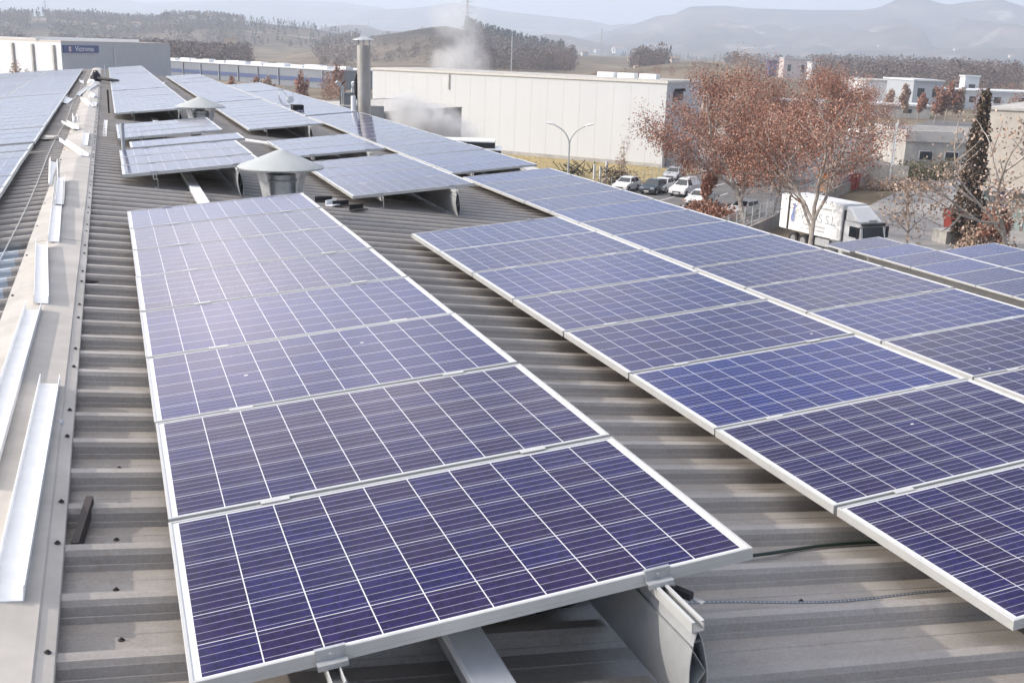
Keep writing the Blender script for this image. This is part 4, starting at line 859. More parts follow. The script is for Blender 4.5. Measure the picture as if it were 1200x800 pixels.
simple_hall('tan quarry tower at the foot of the left ridge', 262, 43, 900, 9, 9, 16, unit(.95, -.3), mat('tan_wall', (.50, .38, .26), .8), mat('tile_roof_2', (.33, .21, .16), .8), name='quarry_tower')
simple_hall('dark castle-like block on the left ridge', 176, 33, 1650, 30, 25, 34, unit(.95, -.3), mat('dark_brick', (.13, .11, .11), .9), mat('dark_brick_2', (.12, .10, .10), .9), win=4, name='apartment_block')
for k, (px, py, w) in enumerate(((20, 36, 9), (60, 34, 8), (112, 33, 12), (130, 37, 14), (225, 24, 12), (245, 23, 14), (277, 26, 10), (88, 30, 9), (160, 33, 16), (303, 44, 8), (738, 72, 10), (755, 77, 8), (790, 74, 16), (745, 84, 9), (700, 62, 14), (612, 62, 12), (725, 63, 30), (665, 60, 14), (8, 31, 8), (35, 30, 7), (48, 28, 8), (74, 29, 9), (98, 27, 7), (140, 31, 9), (150, 28, 8), (212, 24, 8), (262, 25, 9), (290, 30, 8), (1062, 47, 7), (1102, 50, 8), (1120, 60, 10), (1185, 68, 12), (1172, 78, 14), (1030, 55, 8), (685, 66, 12), (640, 63, 9), (760, 55, 10), (930, 50, 7))):
    dist = 1500 if px < 320 else (560 if py > 70 else 2400)
    p = land(px, py, 1200 if px < 320 else 560); dist = math.hypot(p.x - CP.x, p.y - CP.y); t = thing('far_house', ('small pale house in the hazy town on the left ridge' if px < 320 else 'small pale building far off across the valley'), 'house', p, random.uniform(-.4, .2), 'tiny far-off houses')
    s = w * min(dist, 2600) / 2200; h = s * .32 + 2; mb = MB(); mb.box((0, 0, 0), (s, s * .7, 2 * h)); mb.build('wall', random.choice((M_WHITE, mat('far_wall', (.55, .45, .38), .8))), t)
    mb = MB(); mb.loft([[(-s * .53, -s * .4, h), (s * .53, -s * .4, h), (s * .53, s * .4, h), (-s * .53, s * .4, h)], [(-s * .5, -.05, h + s * .18), (s * .5, -.05, h + s * .18), (s * .5, .05, h + s * .18), (-s * .5, .05, h + s * .18)]]); mb.build('roof', mat('far_roof', (.30, .20, .16), .9), t)

# ------------------------------------------------------------------ pylons, lamp posts, poles
def pylon(px, py_base, py_top, dist, label):
    b_ = far(px, py_base, dist); h = (py_base - py_top) * dist / FPX * 1.03; t = thing('lattice_pylon', label, 'pylon', b_, .4)
    mb = MB(); w0 = h * .075; r = h * .0042
    def half(f): return w0 * (1 - f) ** 1.4 * .9 + h * .006
    N = 9; lv = [[Vector((sx * half(i / N), sy * half(i / N), h * i / N)) for sx, sy in ((-1, -1), (1, -1), (1, 1), (-1, 1))] for i in range(N + 1)]
    for i in range(N):
        for k in range(4):
            mb.tube([lv[i][k], lv[i + 1][k]], r * 1.3, 4); mb.tube([lv[i][k], lv[i + 1][(k + 1) % 4]], r * .8, 4); mb.tube([lv[i + 1][k], lv[i + 1][(k + 1) % 4]], r * .8, 4)
    mb.build('mast', M_GREYW, t)
    for f, l in ((.62, .16), (.76, .20), (.88, .14)):
        mb = MB()
        for s in (-1, 1):
            for dz in (0, .035): mb.tube([(0, 0, h * (f + dz)), (s * h * l, 0, h * f)], r, 4)
            mb.tube([(s * h * l, 0, h * f), (s * h * l, 0, h * (f - .03))], r, 4)
        mb.build('cross_arm', M_GREYW, t)
pylon(547, 46, 2, 1150, 'tall lattice pylon behind the steam plume')
pylon(54, 22, 4, 1750, 'hazy lattice pylon above the left town')
pylon(432, 36, 25, 3200, 'tiny faint pylon on the dark ridge')
pylon(338, 33, 21, 2600, 'tiny faint pylon above the woods, left of the flue')
lp_ = thing('street_lamp', 'tall grey street lamp with two curved arms before the white factory', 'street lamp', (36.3, 81.2, ZG + .02), R(-22))
mb = MB(); mb.tube([(0, 0, 0), (0, 0, 3), (0, 0, 6.4)], [.10, .085, .07], 10); mb.build('post', M_GALV, lp_, smooth=True)
for s in (-1, 1):
    mb = MB(); mb.tube([(0, 0, 6.35)] + [(s * 1.95 * (1 - math.cos(t)), 0, 6.35 + 1.75 * math.sin(t)) for t in [R(a) for a in (12, 24, 36, 48, 60, 70)]], [.06, .055, .052, .05, .045, .042, .04], 8); mb.build('arm', M_GALV, lp_, smooth=True)
    mb = MB(); x = s * 1.95 * (1 - math.cos(R(70))); z = 6.35 + 1.75 * math.sin(R(70))
    mb.loft([[(x + s * (.0 + .75 * f), w * math.cos(t), z + .07 + .17 * f + .09 * w / .15 * math.sin(t)) for t in [2 * math.pi * k / 10 for k in range(10)]] for f, w in ((0, .06), (.25, .14), (.7, .15), (1, .06))]); mb.build('lamp_head', M_WSTEEL, lp_, smooth=True)
for k, (px, py, h, ds) in enumerate(((599, 88, 9, 'slim pole behind the white factory roof'), (704, 60, 24, 'thin mast in the far valley'))):
    p = far(px, py, 260 if k == 0 else 1200); mb = MB(); mb.tube([(0, 0, -9), (0, 0, h)], .14 if k == 0 else .5, 6); tag(mb.build('pole', M_GALV, loc=p), ds, 'pole')
for k, (px, py) in enumerate(((1041, 222), (1046, 196))):
    p = g2(px, py); mb = MB(); mb.tube([(0, 0, 0), (0, 0, 7.5 - k)], .09, 8); tag(mb.build('pole', M_WSTEEL, loc=(*p, ZG)), ['white pole at the back of the truck yard', 'second, farther white pole near the flat-roofed workshop'][k], 'pole')

# ------------------------------------------------------------------ railing wall, fences, clutter by the road
RW = thing('railing_wall', 'low stained concrete wall with a grey railing between road and truck yard', 'wall')
w0, w1 = Vector((*g2(800, 318), 0)), Vector((*g2(1030, 206), 0)); wdv = (w1 - w0); WL = wdv.length; wdv.normalize(); wn = Vector((wdv.y, -wdv.x, 0))
def wp(t, o, z): return w0 + wdv * t + wn * o + Vector((0, 0, ZG + z))
mb = MB(); mb.loft([[wp(0, 0, z), wp(WL, 0, z), wp(WL, .3, z), wp(0, .3, z)] for z in (0, 1.15)]); mb.build('wall', mat('stained_concrete', (.36, .33, .30), .9, 0, .3, .4, col2=(.20, .18, .17), stretch=(1, 1, .3)), RW)
for k in range(int(WL / 2.2)): mb = MB(); mb.tube([wp(k * 2.2 + .5, .15, 1.15), wp(k * 2.2 + .5, .15, 2.75)], .045, 6); mb.build('railing_post', M_GALV, RW)
mb = MB()
for z in (1.4, 1.9, 2.7): mb.tube([wp(.5, .15, z), wp(WL - .5, .15, z)], .03, 5)
for k in range(int(WL / .22)): mb.tube([wp(.5 + k * .22, .15, 1.4), wp(.5 + k * .22, .15, 2.7)], .009, 3, cap=False)
mb.build('railing_mesh', M_GALV, RW)
YF = thing('lawn_fence', 'thin wire fence with posts along the dry lawn', 'fence')
for k in range(20): a = tw(WC, 5.2, -40 + 2.2 * k); mb = MB(); mb.tube([(a[0], a[1], ZG), (a[0], a[1], ZG + 1.5)], .035, 5); mb.build('post', M_GALV, YF)
mb = MB()
for z in (.4, .8, 1.15, 1.45): a, b_ = tw(WC, 5.2, -40), tw(WC, 5.2, 1.8); mb.tube([(*a, ZG + z), (*b_, ZG + z)], .012, 3)
mb.build('wires', M_GALV, YF)
p = g2(677, 207)
tr = thing('brush_pile', 'dark tangle of cut branches and scrap at the lawn edge', 'brush pile', (*p, ZG))
for k in range(40):
    a = random.uniform(0, 6.28); l = random.uniform(1, 3); c = Vector((random.uniform(-2.5, 2.5), random.uniform(-1, 1), random.uniform(.1, .5))); mb = MB(); mb.tube([c, c + Vector((math.cos(a) * l, math.sin(a) * l * .6, random.uniform(.2, 1.6)))], .05, 4); mb.build('branch', M_RUB, tr)
for k, (px, py) in enumerate(((696, 211), (703, 214), (710, 214))):
    p = g2(px, py); mb = MB(); mb.box((0, 0, .9), (.22, .22, 1.8 if k < 2 else 3)); tag(mb.build('bollard_post', M_WHITE, loc=(*p, ZG)), ['white short post by the brush pile, left one', 'white short post by the brush pile, middle one', 'taller white post right of the brush pile'][k], 'post')
LWt = thing('yard_wall', 'pale concrete screen wall at the back of the truck yard', 'wall'); p0, p1 = Vector((*g2(972, 210), 0)), Vector((*g2(1062, 218), 0)); d_ = (p1 - p0).normalized(); n_ = Vector((-d_.y, d_.x, 0)); mb = MB(); mb.loft([[p0 + Vector((0, 0, z)), p1 + Vector((0, 0, z)), p1 + n_ * .3 + Vector((0, 0, z)), p0 + n_ * .3 + Vector((0, 0, z))] for z in (ZG, ZG + 2.3)]); mb.build('wall', M_CONC, LWt)
# skip container
def container(px, py, m, label, w=2.3, l=4.5, h=1.6, rot=.4):
    t = thing('skip_container', label, 'skip container', (*g2(px, py), ZG), rot); mb = MB()
    mb.loft([[(-l / 2 + a, -w / 2, z), (l / 2 - a, -w / 2, z), (l / 2 - a, w / 2, z), (-l / 2 + a, w / 2, z)] for a, z in ((.5, .1), (0, h))], cap=False); mb.face([(-l / 2 + .5, -w / 2, .1), (l / 2 - .5, -w / 2, .1), (l / 2 - .5, w / 2, .1), (-l / 2 + .5, w / 2, .1)]); mb.build('tub', m, t)
    mb = MB(); mb.box((0, -w / 2 - .05, h), (l + .2, .12, .12)); mb.box((0, w / 2 + .05, h), (l + .2, .12, .12)); mb.build('rim', m, t)
    for x in (-l / 4, l / 4): mb = MB(); mb.box((x, -w / 2 - .06, h * .55), (.12, .1, h * .85)); mb.build('rib', m, t)
    return t
container(985, 223, M_RED, 'red skip container with rusty sides under the orange trees', h=1.9)
container(972, 226, mat('orange_paint', (.55, .22, .04), .5), 'orange skip container beside the red one', 1.8, 2.4, 1.9)
container(1116, 276, M_RED, 'red bin standing at the foot of the dark cypress', 1.3, 1.6, 2.2, .1)
mb = MB(); mb.box((0, 0, .5), (2.2, 1.6, 1.0)); mb.box((0, 0, 1.03), (2.3, 1.7, .06)); tag(mb.build('concrete_block', M_CONC, loc=(*g2(1112, 284), ZG)), 'pale concrete block in front of the red bin', 'block')

# ------------------------------------------------------------------ vehicles
PAINTS = {}
def paint(name, c):
    if name not in PAINTS:
        m = mat(name, c, .28, 0, .03, 2); m.node_tree.nodes['Principled BSDF'].inputs['Coat Weight'].default_value = .6; PAINTS[name] = m
    return PAINTS[name]
M_RIM = mat('wheel_rim', (.45, .45, .46), .4, .6); M_LIGHT = mat('headlight_glass', (.75, .77, .8), .1); M_TAIL = mat('tail_light', (.30, .02, .02), .3)
SHAPES = {  # length, width, belt profile, roof profile (x from nose)
 'saloon': (4.45, 1.76, [(0, .45), (.03, .66), (.25, .76), (1.25, .92), (3.75, .98), (4.35, .92), (4.45, .6), (4.42, .32), (0.05, .30)], [(1.2, .91), (2.0, 1.40), (2.5, 1.44), (3.1, 1.42), (3.95, .97)]),
 'hatchback': (3.95, 1.72, [(0, .45), (.03, .68), (.2, .78), (1.1, .95), (3.6, 1.02), (3.9, .98), (3.95, .6), (3.92, .32), (0.05, .30)], [(1.0, .94), (1.75, 1.44), (2.3, 1.50), (3.2, 1.46), (3.8, 1.0)]),
 'van': (4.4, 1.80, [(0, .45), (.03, .75), (.2, .86), (1.0, 1.06), (4.3, 1.10), (4.4, 1.0), (4.4, .6), (4.37, .34), (0.05, .32)], [(.95, 1.05), (1.65, 1.72), (2.2, 1.82), (4.1, 1.82), (4.32, 1.08)]),
}
def car(kind, loc, heading, m, label, group='cars parked below the trees'):
    L_, W, belt, rf = SHAPES[kind]; t = thing('parked_' + ('van' if kind == 'van' else 'car'), label, 'van' if kind == 'van' else 'car', (*loc, ZG + .045), heading, group)
    h = W / 2
    def sec(poly, ins): return poly
    mb = MB(); mb.loft([[(x, s * (h - e), z) for x, z in belt] for s, e in ((-1, .06), (-1, 0), (1, 0), (1, .06))])
    top = [(x, z) for x, z in rf]
    mb.loft([[(x, s * (h - .05 - .28 * max(0, (z - .95)) / .6), z) for x, z in top] + [] for s in (-1, -.98, .98, 1)]); bd_ = mb.build('body', m, t, smooth=True)
    # glazing set just proud of the cabin
    wb_ = MB(); (xa, za_), (xb, zb), (xc, zc_), (xd, zd), (xe_, ze_) = rf
    def yy(z): return h - .05 - .28 * max(0, (z - .95)) / .6
    def lerp(a, b, f): return a + (b - a) * f
    def quad(p, q, f0, f1, off):
        x0, z0, x1, z1 = lerp(p[0], q[0], f0), lerp(p[1], q[1], f0), lerp(p[0], q[0], f1), lerp(p[1], q[1], f1)
        nrm = Vector((-(q[1] - p[1]), 0, q[0] - p[0])).normalized() * .006
        wb_.face([Vector((x0, -yy(z0) * .9, z0)) + nrm, Vector((x0, yy(z0) * .9, z0)) + nrm, Vector((x1, yy(z1) * .9, z1)) + nrm, Vector((x1, -yy(z1) * .9, z1)) + nrm])
    quad(rf[0], rf[1], .12, .92, 0); wb_.build('windscreen', M_GLASS, t)
    wb_ = MB(); quad(rf[3], rf[4], .1, .85, 0); wb_.build('rear_window', M_GLASS, t)
    for s in (-1, 1):
        spans = ((.06, .46), (.50, .92)) if kind != 'van' else ((.04, .36),)
        for f0, f1 in spans:
            zb0 = max(za_, .95) + .05; zt_ = min(zb, zd) - .07; x0 = lerp(xa + .25, xe_ - .15, f0); x1 = lerp(xa + .25, xe_ - .15, f1); u0 = max(x0, xb - .18 if f0 < .1 else x0); u1 = min(x1, xd + .1 if f1 > .8 else x1)
            q = MB(); q.face([(x0, s * (yy(zb0) + .008), zb0), (x1, s * (yy(zb0) + .008), zb0), (u1, s * (yy(zt_) + .008), zt_), (u0, s * (yy(zt_) + .008), zt_)]); q.build('side_window', M_GLASS, t)
    for x in (.78, L_ - .80):
        for s in (-1, 1):
            mb = MB(); mb.tube([(x, s * (h - .20), .31), (x, s * (h + .012), .31)], .31, 18); wh = mb.build('wheel', M_RUB, t); mb = MB(); mb.tube([(x, s * (h + .013), .31), (x, s * (h + .02), .31)], .19, 12); mb.build('rim', M_RIM, wh)
    for s in (-1, 1):
        mb = MB(); mb.loft([[(.015 + a, s * (h - .10), z), (.015 + a, s * (h - .48), z), (.2, s * (h - .48), z), (.2, s * (h - .03), z)] for a, z in ((.0, .60), (.1, .745))]); mb.build('headlight', M_LIGHT, t)
        mb = MB(); mb.box((L_ - .03, s * (h - .2), .82), (.09, .26, .2)); mb.build('tail_light', M_TAIL, t)
        mb = MB(); mb.box((xa + .35, s * (h + .07), 1.0), (.1, .16, .12)); mb.build('wing_mirror', m, t)
    mb = MB(); mb.box((.0, 0, .50), (.05, W * .5, .14)); mb.build('grille', M_DARK, t)
    mb = MB(); mb.box((-.02, 0, .40), (.03, .5, .1)); mb.build('number_plate', M_PAINT, t)
    [(lambda b_: (b_.box((x, 0, .32), (.08, W * .9, .10)), b_.build('bumper_trim', M_DARK, t)))(MB()) for x in (.03, L_ - .03)]
    return t
PWh, PSi, PDk, PBl = paint('white_car_paint', (.72, .72, .72)), paint('silver_car_paint', (.42, .43, .45)), paint('dark_grey_car_paint', (.03, .04, .05)), paint('dark_blue_car_paint', (.03, .045, .12))
hd = math.atan2(E2.y, E2.x)
car('hatchback', g2(757, 229), hd + .0, PDk, 'dark grey hatchback nearest the lawn, beside the white saloon')
car('saloon', g2(768, 227), hd + .05, PWh, 'white saloon between the dark hatchback and the white van')
car('hatchback', g2(784, 213), hd + .1, PSi, 'silver car parked behind the white saloon')
car('van', g2(792, 231.5), hd - .05, PWh, 'small white van with black bumper nosed towards us')
car('hatchback', g2(811, 243), hd, PWh, 'white hatchback half behind the leaves right of the van')
car('hatchback', g2(725, 226), hd, PWh, 'white car whose roof just shows beyond the panels')
car('hatchback', g2(858, 256), hd - .2, PWh, 'white hatchback behind the forked plane trunk')
car('van', g2(864, 219), hd + .1, PWh, 'large white van parked across the road under the trees')
car('hatchback', g2(911, 205), hd + .2, PBl, 'dark blue car far along the road under the trees')
car('hatchback', g2(880, 208), hd, PSi, 'silver car farther along the road behind the tall trunks')
car('saloon', g2(1018, 158), hd + 1.2, PWh, 'white saloon parked far off right of the orange crowns')
car('saloon', g2(995, 152), hd + 1.1, PSi, 'silver saloon parked far off behind the orange crowns')
for k, (px, py) in enumerate(((372, 110), (392, 114), (356, 104), (410, 118))):
    p = far(px, py, 190 + 5 * k); car('van' if k == 1 else 'saloon', (p.x, p.y), 1.0 + k, PWh if k < 3 else PSi, ['white saloon in the lot left of the flue, second from left', 'white van in the lot just left of the flue', 'white saloon leftmost in the lot left of the flue', 'silver saloon hidden among pipes left of the flue'][k], 'vehicles in the lot left of the flue')

# the lorry
TK = thing('box_lorry', 'white box lorry with faded lettering parked in the yard facing us', 'lorry', (50.5, 68.6, ZG + .035), math.atan2(-6.9, .75))
def tb_(c, d, nm, m, par=TK, bev=0):
    mb = MB(); mb.box(c, d)
    if bev: bmesh.ops.bevel(mb.bm, geom=list(mb.bm.edges), offset=bev, segments=2, affect='EDGES')
    return mb.build(nm, m, par)
M_LW = mat('lorry_white', (.80, .79, .77), .4, 0, .05, .8)
BX = tb_((3.35, 0, 2.48), (6.7, 2.45, 2.66), 'cargo_box', M_LW, bev=.04)
tb_((3.35, 0, 1.10), (6.6, .9, .14), 'chassis', M_RUB)
tb_((-.012, 0, 2.48), (.02, 2.3, 2.5), 'rear_door', M_WSTEEL)
tb_((.9, -1.231, 2.48), (.22, .012, 2.6), 'dark_corner_strip', M_RUB, BX)
tb_((.35, -1.231, 2.48), (.8, .010, 2.58), 'side_door', M_WSTEEL, BX)
tb_((3.35, 0, 3.83), (6.6, 2.3, .02), 'box_roof', M_WHITE, BX)
mq = Matrix.Translation((4.2, -1.236, 2.25)) @ Matrix(((1, 0, 0), (0, 0, -1), (0, 1, 0))).transposed().to_4x4()
def sideplate(x, z): return Matrix.Translation((x, -1.240, z)) @ Matrix.Rotation(math.pi / 2, 4, 'X')
M_INK = mat('faded_grey_ink', (.33, .34, .37), .6); M_INK2 = mat('pale_grey_ink', (.36, .36, .37), .6)
text('lettering', 'J. VIVAS S.L', .95, M_INK, BX, sideplate(3.8, 2.45)); text('lettering', 'transports i distribucio', .26, M_INK2, BX, sideplate(3.9, 1.85)); text('lettering', 'mudances nacional', .26, M_INK2, BX, sideplate(4.0, 1.55)); text('lettering', 'TRANSPORT', .26, M_INK2, BX, sideplate(4.9, 3.25))
mb = MB()
for c, r_ in (((1.45, 2.15), .33), ((1.5, 2.6), .24), ((1.55, 3.05), .20)):
    mb.face([(c[0] + r_ * math.cos(t) * .8, -1.2425, c[1] + r_ * math.sin(t) * 1.1) for t in [2 * math.pi * k / 9 for k in range(9)]])
mb.build('blue_emblem', mat('emblem_blue', (.20, .24, .42), .6), BX)
CB = MB(); prof_c = [(6.95, .55), (8.75, .55), (8.82, .9), (8.80, 1.55), (8.55, 2.55), (8.40, 2.72), (6.95, 2.76)]
CB.loft([[(x, s * (1.18 - e), z) for x, z in prof_c] for s, e in ((-1, .05), (-1, 0), (1, 0), (1, .05))]); CBo = CB.build('cab', M_LW, TK)
CB = MB(); CB.loft([[(6.98, s * 1.1 * f, z) for s, z in ((-1, 2.78), (1, 2.78), (1, 3.75), (-1, 3.75))] if k == 0 else [(x, s * 1.1 * f, z) for s, z, x in ((-1, 2.78, 8.35), (1, 2.78, 8.35), (.75, 3.70, 7.25), (-.75, 3.70, 7.25))] for k, f in ((0, 1), (1, 1))]); CB.build('wind_deflector', M_LW, CBo)
mb = MB(); 
def fx(z): return 8.80 - (z - 1.55) / 1.0 * .25
mb.face([(fx(1.65) + .012, -1.05, 1.65), (fx(1.65) + .012, 1.05, 1.65), (fx(2.45) + .012, .98, 2.45), (fx(2.45) + .012, -.98, 2.45)]); mb.build('windscreen', M_GLASS, CBo)
tb_((8.62, 0, 2.62), (.34, 2.1, .20), 'sun_visor', M_DARK, CBo); tb_((8.55, 0, 2.86), (.06, .8, .2), 'roof_ladder', M_GALV, CBo)
for s in (-1, 1):
    tb_((8.62, s * 1.42, 2.05), (.14, .26, .82), 'wing_mirror', M_DARK, CBo, .03); tb_((8.62, s * 1.25, 2.42), (.05, .3, .05), 'mirror_arm', M_DARK, CBo)
    mb = MB(); mb.face([(7.5, s * 1.186, 1.65), (8.45, s * 1.186, 1.65), (8.28, s * 1.186, 2.42), (7.5, s * 1.186, 2.42)]); mb.build('side_window', M_GLASS, CBo)
    tb_((8.84, s * .85, .92), (.05, .4, .2), 'headlight', M_LIGHT, CBo)
    for x in (1.6, 2.7, 7.9): mb = MB(); mb.tube([(x, s * .82, .5), (x, s * 1.16, .5)], .5, 20); wh = mb.build('wheel', M_RUB, TK); mb = MB(); mb.tube([(x, s * 1.165, .5), (x, s * 1.18, .5)], .28, 14); mb.build('rim', M_RIM, wh)
tb_((8.83, 0, 1.2), (.04, 1.5, .36), 'grille', M_DARK, CBo); tb_((8.84, 0, .62), (.12, 2.3, .3), 'bumper', M_WSTEEL, CBo)
tb_((6.84, 0, 2.0), (.2, 2.2, 2.9), 'cab_gap', M_RUB)
tb_((4.9, -1.1, .75), (1.5, .3, .55), 'fuel_tank', M_GALV)

# ------------------------------------------------------------------ trees
def leaf_mat(name, c1, c2, c3):
    m = D.materials.new(name); m.use_nodes = True; n = m.node_tree; b = n.nodes['Principled BSDF']; b.inputs['Roughness'].default_value = .6
    at = n.nodes.new('ShaderNodeAttribute'); at.attribute_name = 'tint'; r = n.nodes.new('ShaderNodeValToRGB'); n.links.new(at.outputs['Fac'], r.inputs[0])
    r.color_ramp.elements[0].color = (*c1, 1); r.color_ramp.elements[1].color = (*c3, 1); e = r.color_ramp.elements.new(.55); e.color = (*c2, 1); n.links.new(r.outputs[0], b.inputs['Base Color'])
    b.inputs['Transmission Weight'].default_value = 0; b.inputs['Subsurface Weight'].default_value = 0
    return m
M_LEAF = leaf_mat('rusty_plane_leaves', (.13, .052, .034), (.31, .130, .078), (.52, .35, .27))
M_LEAF2 = leaf_mat('pale_brown_leaves', (.22, .15, .115), (.38, .26, .19), (.55, .45, .37))
M_CYP = leaf_mat('dark_cypress_foliage', (.026, .022, .014), (.080, .052, .032), (.15, .09, .055))
M_BUSH = leaf_mat('olive_hedge_leaves', (.05, .05, .02), (.11, .10, .04), (.18, .15, .07))
def add_leaves(bm, lay, pts, size, rnd, per=1, spread=.3):
    for p in pts:
        cl = rnd.random()
        for _ in range(per):
            c = p + Vector((rnd.gauss(0, spread), rnd.gauss(0, spread), rnd.gauss(0, spread))); s = size * rnd.uniform(.6, 1.4)
            a = Vector((rnd.gauss(0, 1), rnd.gauss(0, 1), rnd.gauss(0, 1))).normalized(); u = a.orthogonal().normalized() * s; w = a.cross(u).normalized() * s * .8
            f = bm.faces.new([bm.verts.new(c + q) for q in (u, w * .7, -u, -w)]); f[lay] = min(1, max(0, .55 * cl + .45 * rnd.random()))
def leaf_build(name, pts, size, rnd, m, parent, per=1, spread=.3):
    bm = bmesh.new(); lay = bm.faces.layers.float.new('tint'); add_leaves(bm, lay, pts, size, rnd, per, spread)
    me = D.meshes.new(name); bm.to_mesh(me); bm.free(); me.materials.append(m); o = D.objects.new(name, me); COL.objects.link(o); o.parent = parent; return o
def tree(name, label, loc, h, spread, seed, lm, leaves=9000, trunk=.2, fork=.28, group=None, lsize=.12, bark=None, twig=None):
    twig = twig or (4 if leaves > 3000 else 3); lsize = lsize * (.60 if leaves > 3000 else 1); leaves = int(leaves * (1.45 if leaves > 3000 else 1))
    rnd = random.Random(seed); t = thing(name, label, 'tree', (*loc, ZG), 0, group); mb = MB(); tips = []
    def branch(p, d, L_, r, lev):
        n_ = 4; pts = [p]; q = p.copy(); dd = d.copy()
        for i in range(n_):
            dd = (dd + Vector((rnd.gauss(0, .13), rnd.gauss(0, .13), rnd.gauss(0, .08) + .06))).normalized(); q = q + dd * (L_ / n_); pts.append(q.copy())
        mb.tube(pts, [r * (1 - .42 * i / n_) for i in range(n_ + 1)], 7 if lev < 2 else 4, cap=False)
        if lev >= twig:
            for i in range(1, 5): tips.append(pts[i])
            return
        for k in range((rnd.randint(2, 4) if lev > 1 else rnd.randint(3, 4)) if lev else rnd.randint(4, 5)):
            f = 1 if k == 0 else rnd.uniform(.45, 1); i = min(n_, max(1, int(round(f * n_)))); a = rnd.uniform(0, 6.28); tilt = rnd.uniform(.35, .9) * spread if k else rnd.uniform(.05, .3)
            o = dd.orthogonal().normalized(); o = Matrix.Rotation(a, 3, dd) @ o
            branch(pts[i], (dd * math.cos(tilt) + o * math.sin(tilt)).normalized(), L_ * rnd.uniform(.62, .85), r * .55, lev + 1)
        if lev >= 1:
            for i in range(2, 5): tips.append(pts[i])
    branch(Vector((0, 0, -.1)), Vector((rnd.gauss(0, .05), rnd.gauss(0, .05), 1)).normalized(), h * fork, trunk, 0)
    mz = max(q.z for q in tips); sc = h * .97 / mz; wd_ = 1 + .48 * (h > 10)
    for v in mb.bm.verts: k_ = 1 + (wd_ - 1) * min(1, max(0, v.co.z * sc / h - .15) * 3); v.co.x *= k_; v.co.y *= k_; v.co.z *= sc
    tips = [Vector((q.x * wd_, q.y * wd_, q.z * sc)) for q in tips]
    mb.build('trunk', bark or M_BARK, t, smooth=True)
    per = max(1, round(leaves / len(tips))); leaf_build('crown', tips, lsize, rnd, lm, t, per, h * .034)
    return t
G = 'orange leaved plane trees along the road'
tree('plane_tree', 'large rusty plane tree with a pale forked trunk behind the panel edge', g2(872, 265), 13.6, 1.15, 3, M_LEAF, 17000, .26, .30, G)
tree('plane_tree', 'tall rusty plane tree rising in front of the white lorry', g2(945, 312), 13.2, 1.0, 11, M_LEAF, 8000, .20, .30, G)
tree('plane_tree', 'leftmost rusty plane tree hiding the white factory corner', g2(866, 250), 11.0, 1.0, 21, M_LEAF, 11000, .18, .26, G)
tree('plane_tree', 'broad rusty plane tree behind the forked one across the road', g2(905, 225), 14.3, 1.15, 33, M_LEAF, 15000, .22, .28, G)
tree('plane_tree', 'rusty plane tree behind the lorry roof', g2(972, 222), 14.2, 1.1, 41, M_LEAF, 14000, .2, .28, G)
tree('plane_tree', 'rusty plane tree filling the gap between the two big crowns', g2(903, 262), 12.6, 1.15, 61, M_LEAF, 10000, .18, .30, G)
tree('plane_tree', 'pale thinner plane tree rising highest above the white shed row', g2(862, 205), 15.2, 1.0, 52, M_LEAF2, 8000, .2, .3, G)
tree('plane_tree', 'rusty plane tree between the parked cars and the road', g2(835, 214), 11.5, 1.2, 66, M_LEAF, 11000, .18, .26, G)
tree('plane_tree', 'bright orange plane tree at the right end of the road row', g2(985, 200), 14.0, 1.1, 71, M_LEAF, 12000, .2, .28, G)
tree('young_tree', 'thin nearly bare young tree standing in the truck yard', g2(1063, 287), 6.6, 1.1, 81, M_LEAF2, 420, .10, .30, None, .11)
tree('plane_tree', 'nearly bare plane tree with pale limbs by the beige building', g2(1178, 308), 12.5, 1.3, 92, M_LEAF2, 1500, .19, .30, 'sparse plane trees by the beige building', .12)
tree('plane_tree', 'second sparse plane tree leaning at the right picture edge', g2(1198, 312), 12.0, 1.25, 105, M_LEAF2, 1900, .19, .30, 'sparse plane trees by the beige building', .12)
tree('plane_tree', 'low brown bushy tree at the foot of the sparse planes', g2(1160, 300), 4.6, 1.3, 111, M_LEAF, 1800, .08, .2, None, .12)
tree('bare_tree', 'spindly bare sapling on the dry lawn', g2(738, 214), 5.5, .9, 121, M_LEAF2, 0, .07, .3, None, .1)
tree('bushy_tree', 'brown bushy shrub among the parked cars', g2(826, 252), 4.2, 1.3, 131, M_LEAF, 2400, .08, .2)
for k, (px, py, dist, h, ds) in enumerate(((352, 112, 215, 8.5, 'round orange tree beyond the outer panel column'), (318, 104, 235, 7, 'small orange tree in the row before the long grey hall'), (302, 103, 240, 6.5, 'pinkish small tree left in the row before the long grey hall'), (273, 98, 250, 6.5, 'pale brown small tree behind the middle column'), (206, 91, 215, 6, 'rusty hedge-like tree at the end of the ridge roof'), (188, 88, 190, 5, 'low rusty tree beside the grey hall corner'), (396, 96, 300, 9, 'bare brownish tree just left of the flue'))):
    p = far(px, py, dist); t = tree('round_tree', ds, (p.x, p.y), h, 1.35, 200 + k, M_LEAF if k % 3 != 1 else M_LEAF2, 2200, .12, .2, 'small orange trees before the long grey hall', .20, twig=2)
for k, (px, py, dist, h, ds) in enumerate(((25, 62, 200, 8, 'brown bare tree against the white hall side, right one'), (10, 62, 205, 6, 'thin bare bush against the white hall side'), (38, 63, 200, 6.5, 'small brown tree next to the bare tree by the white hall side'))):
    p = far(px, py, dist); tree('round_tree', ds, (p.x, p.y), h + 1.5, 1.1, 300 + k, M_LEAF2, 900, .1, .3, 'brown trees by the white hall side', .16, twig=2)
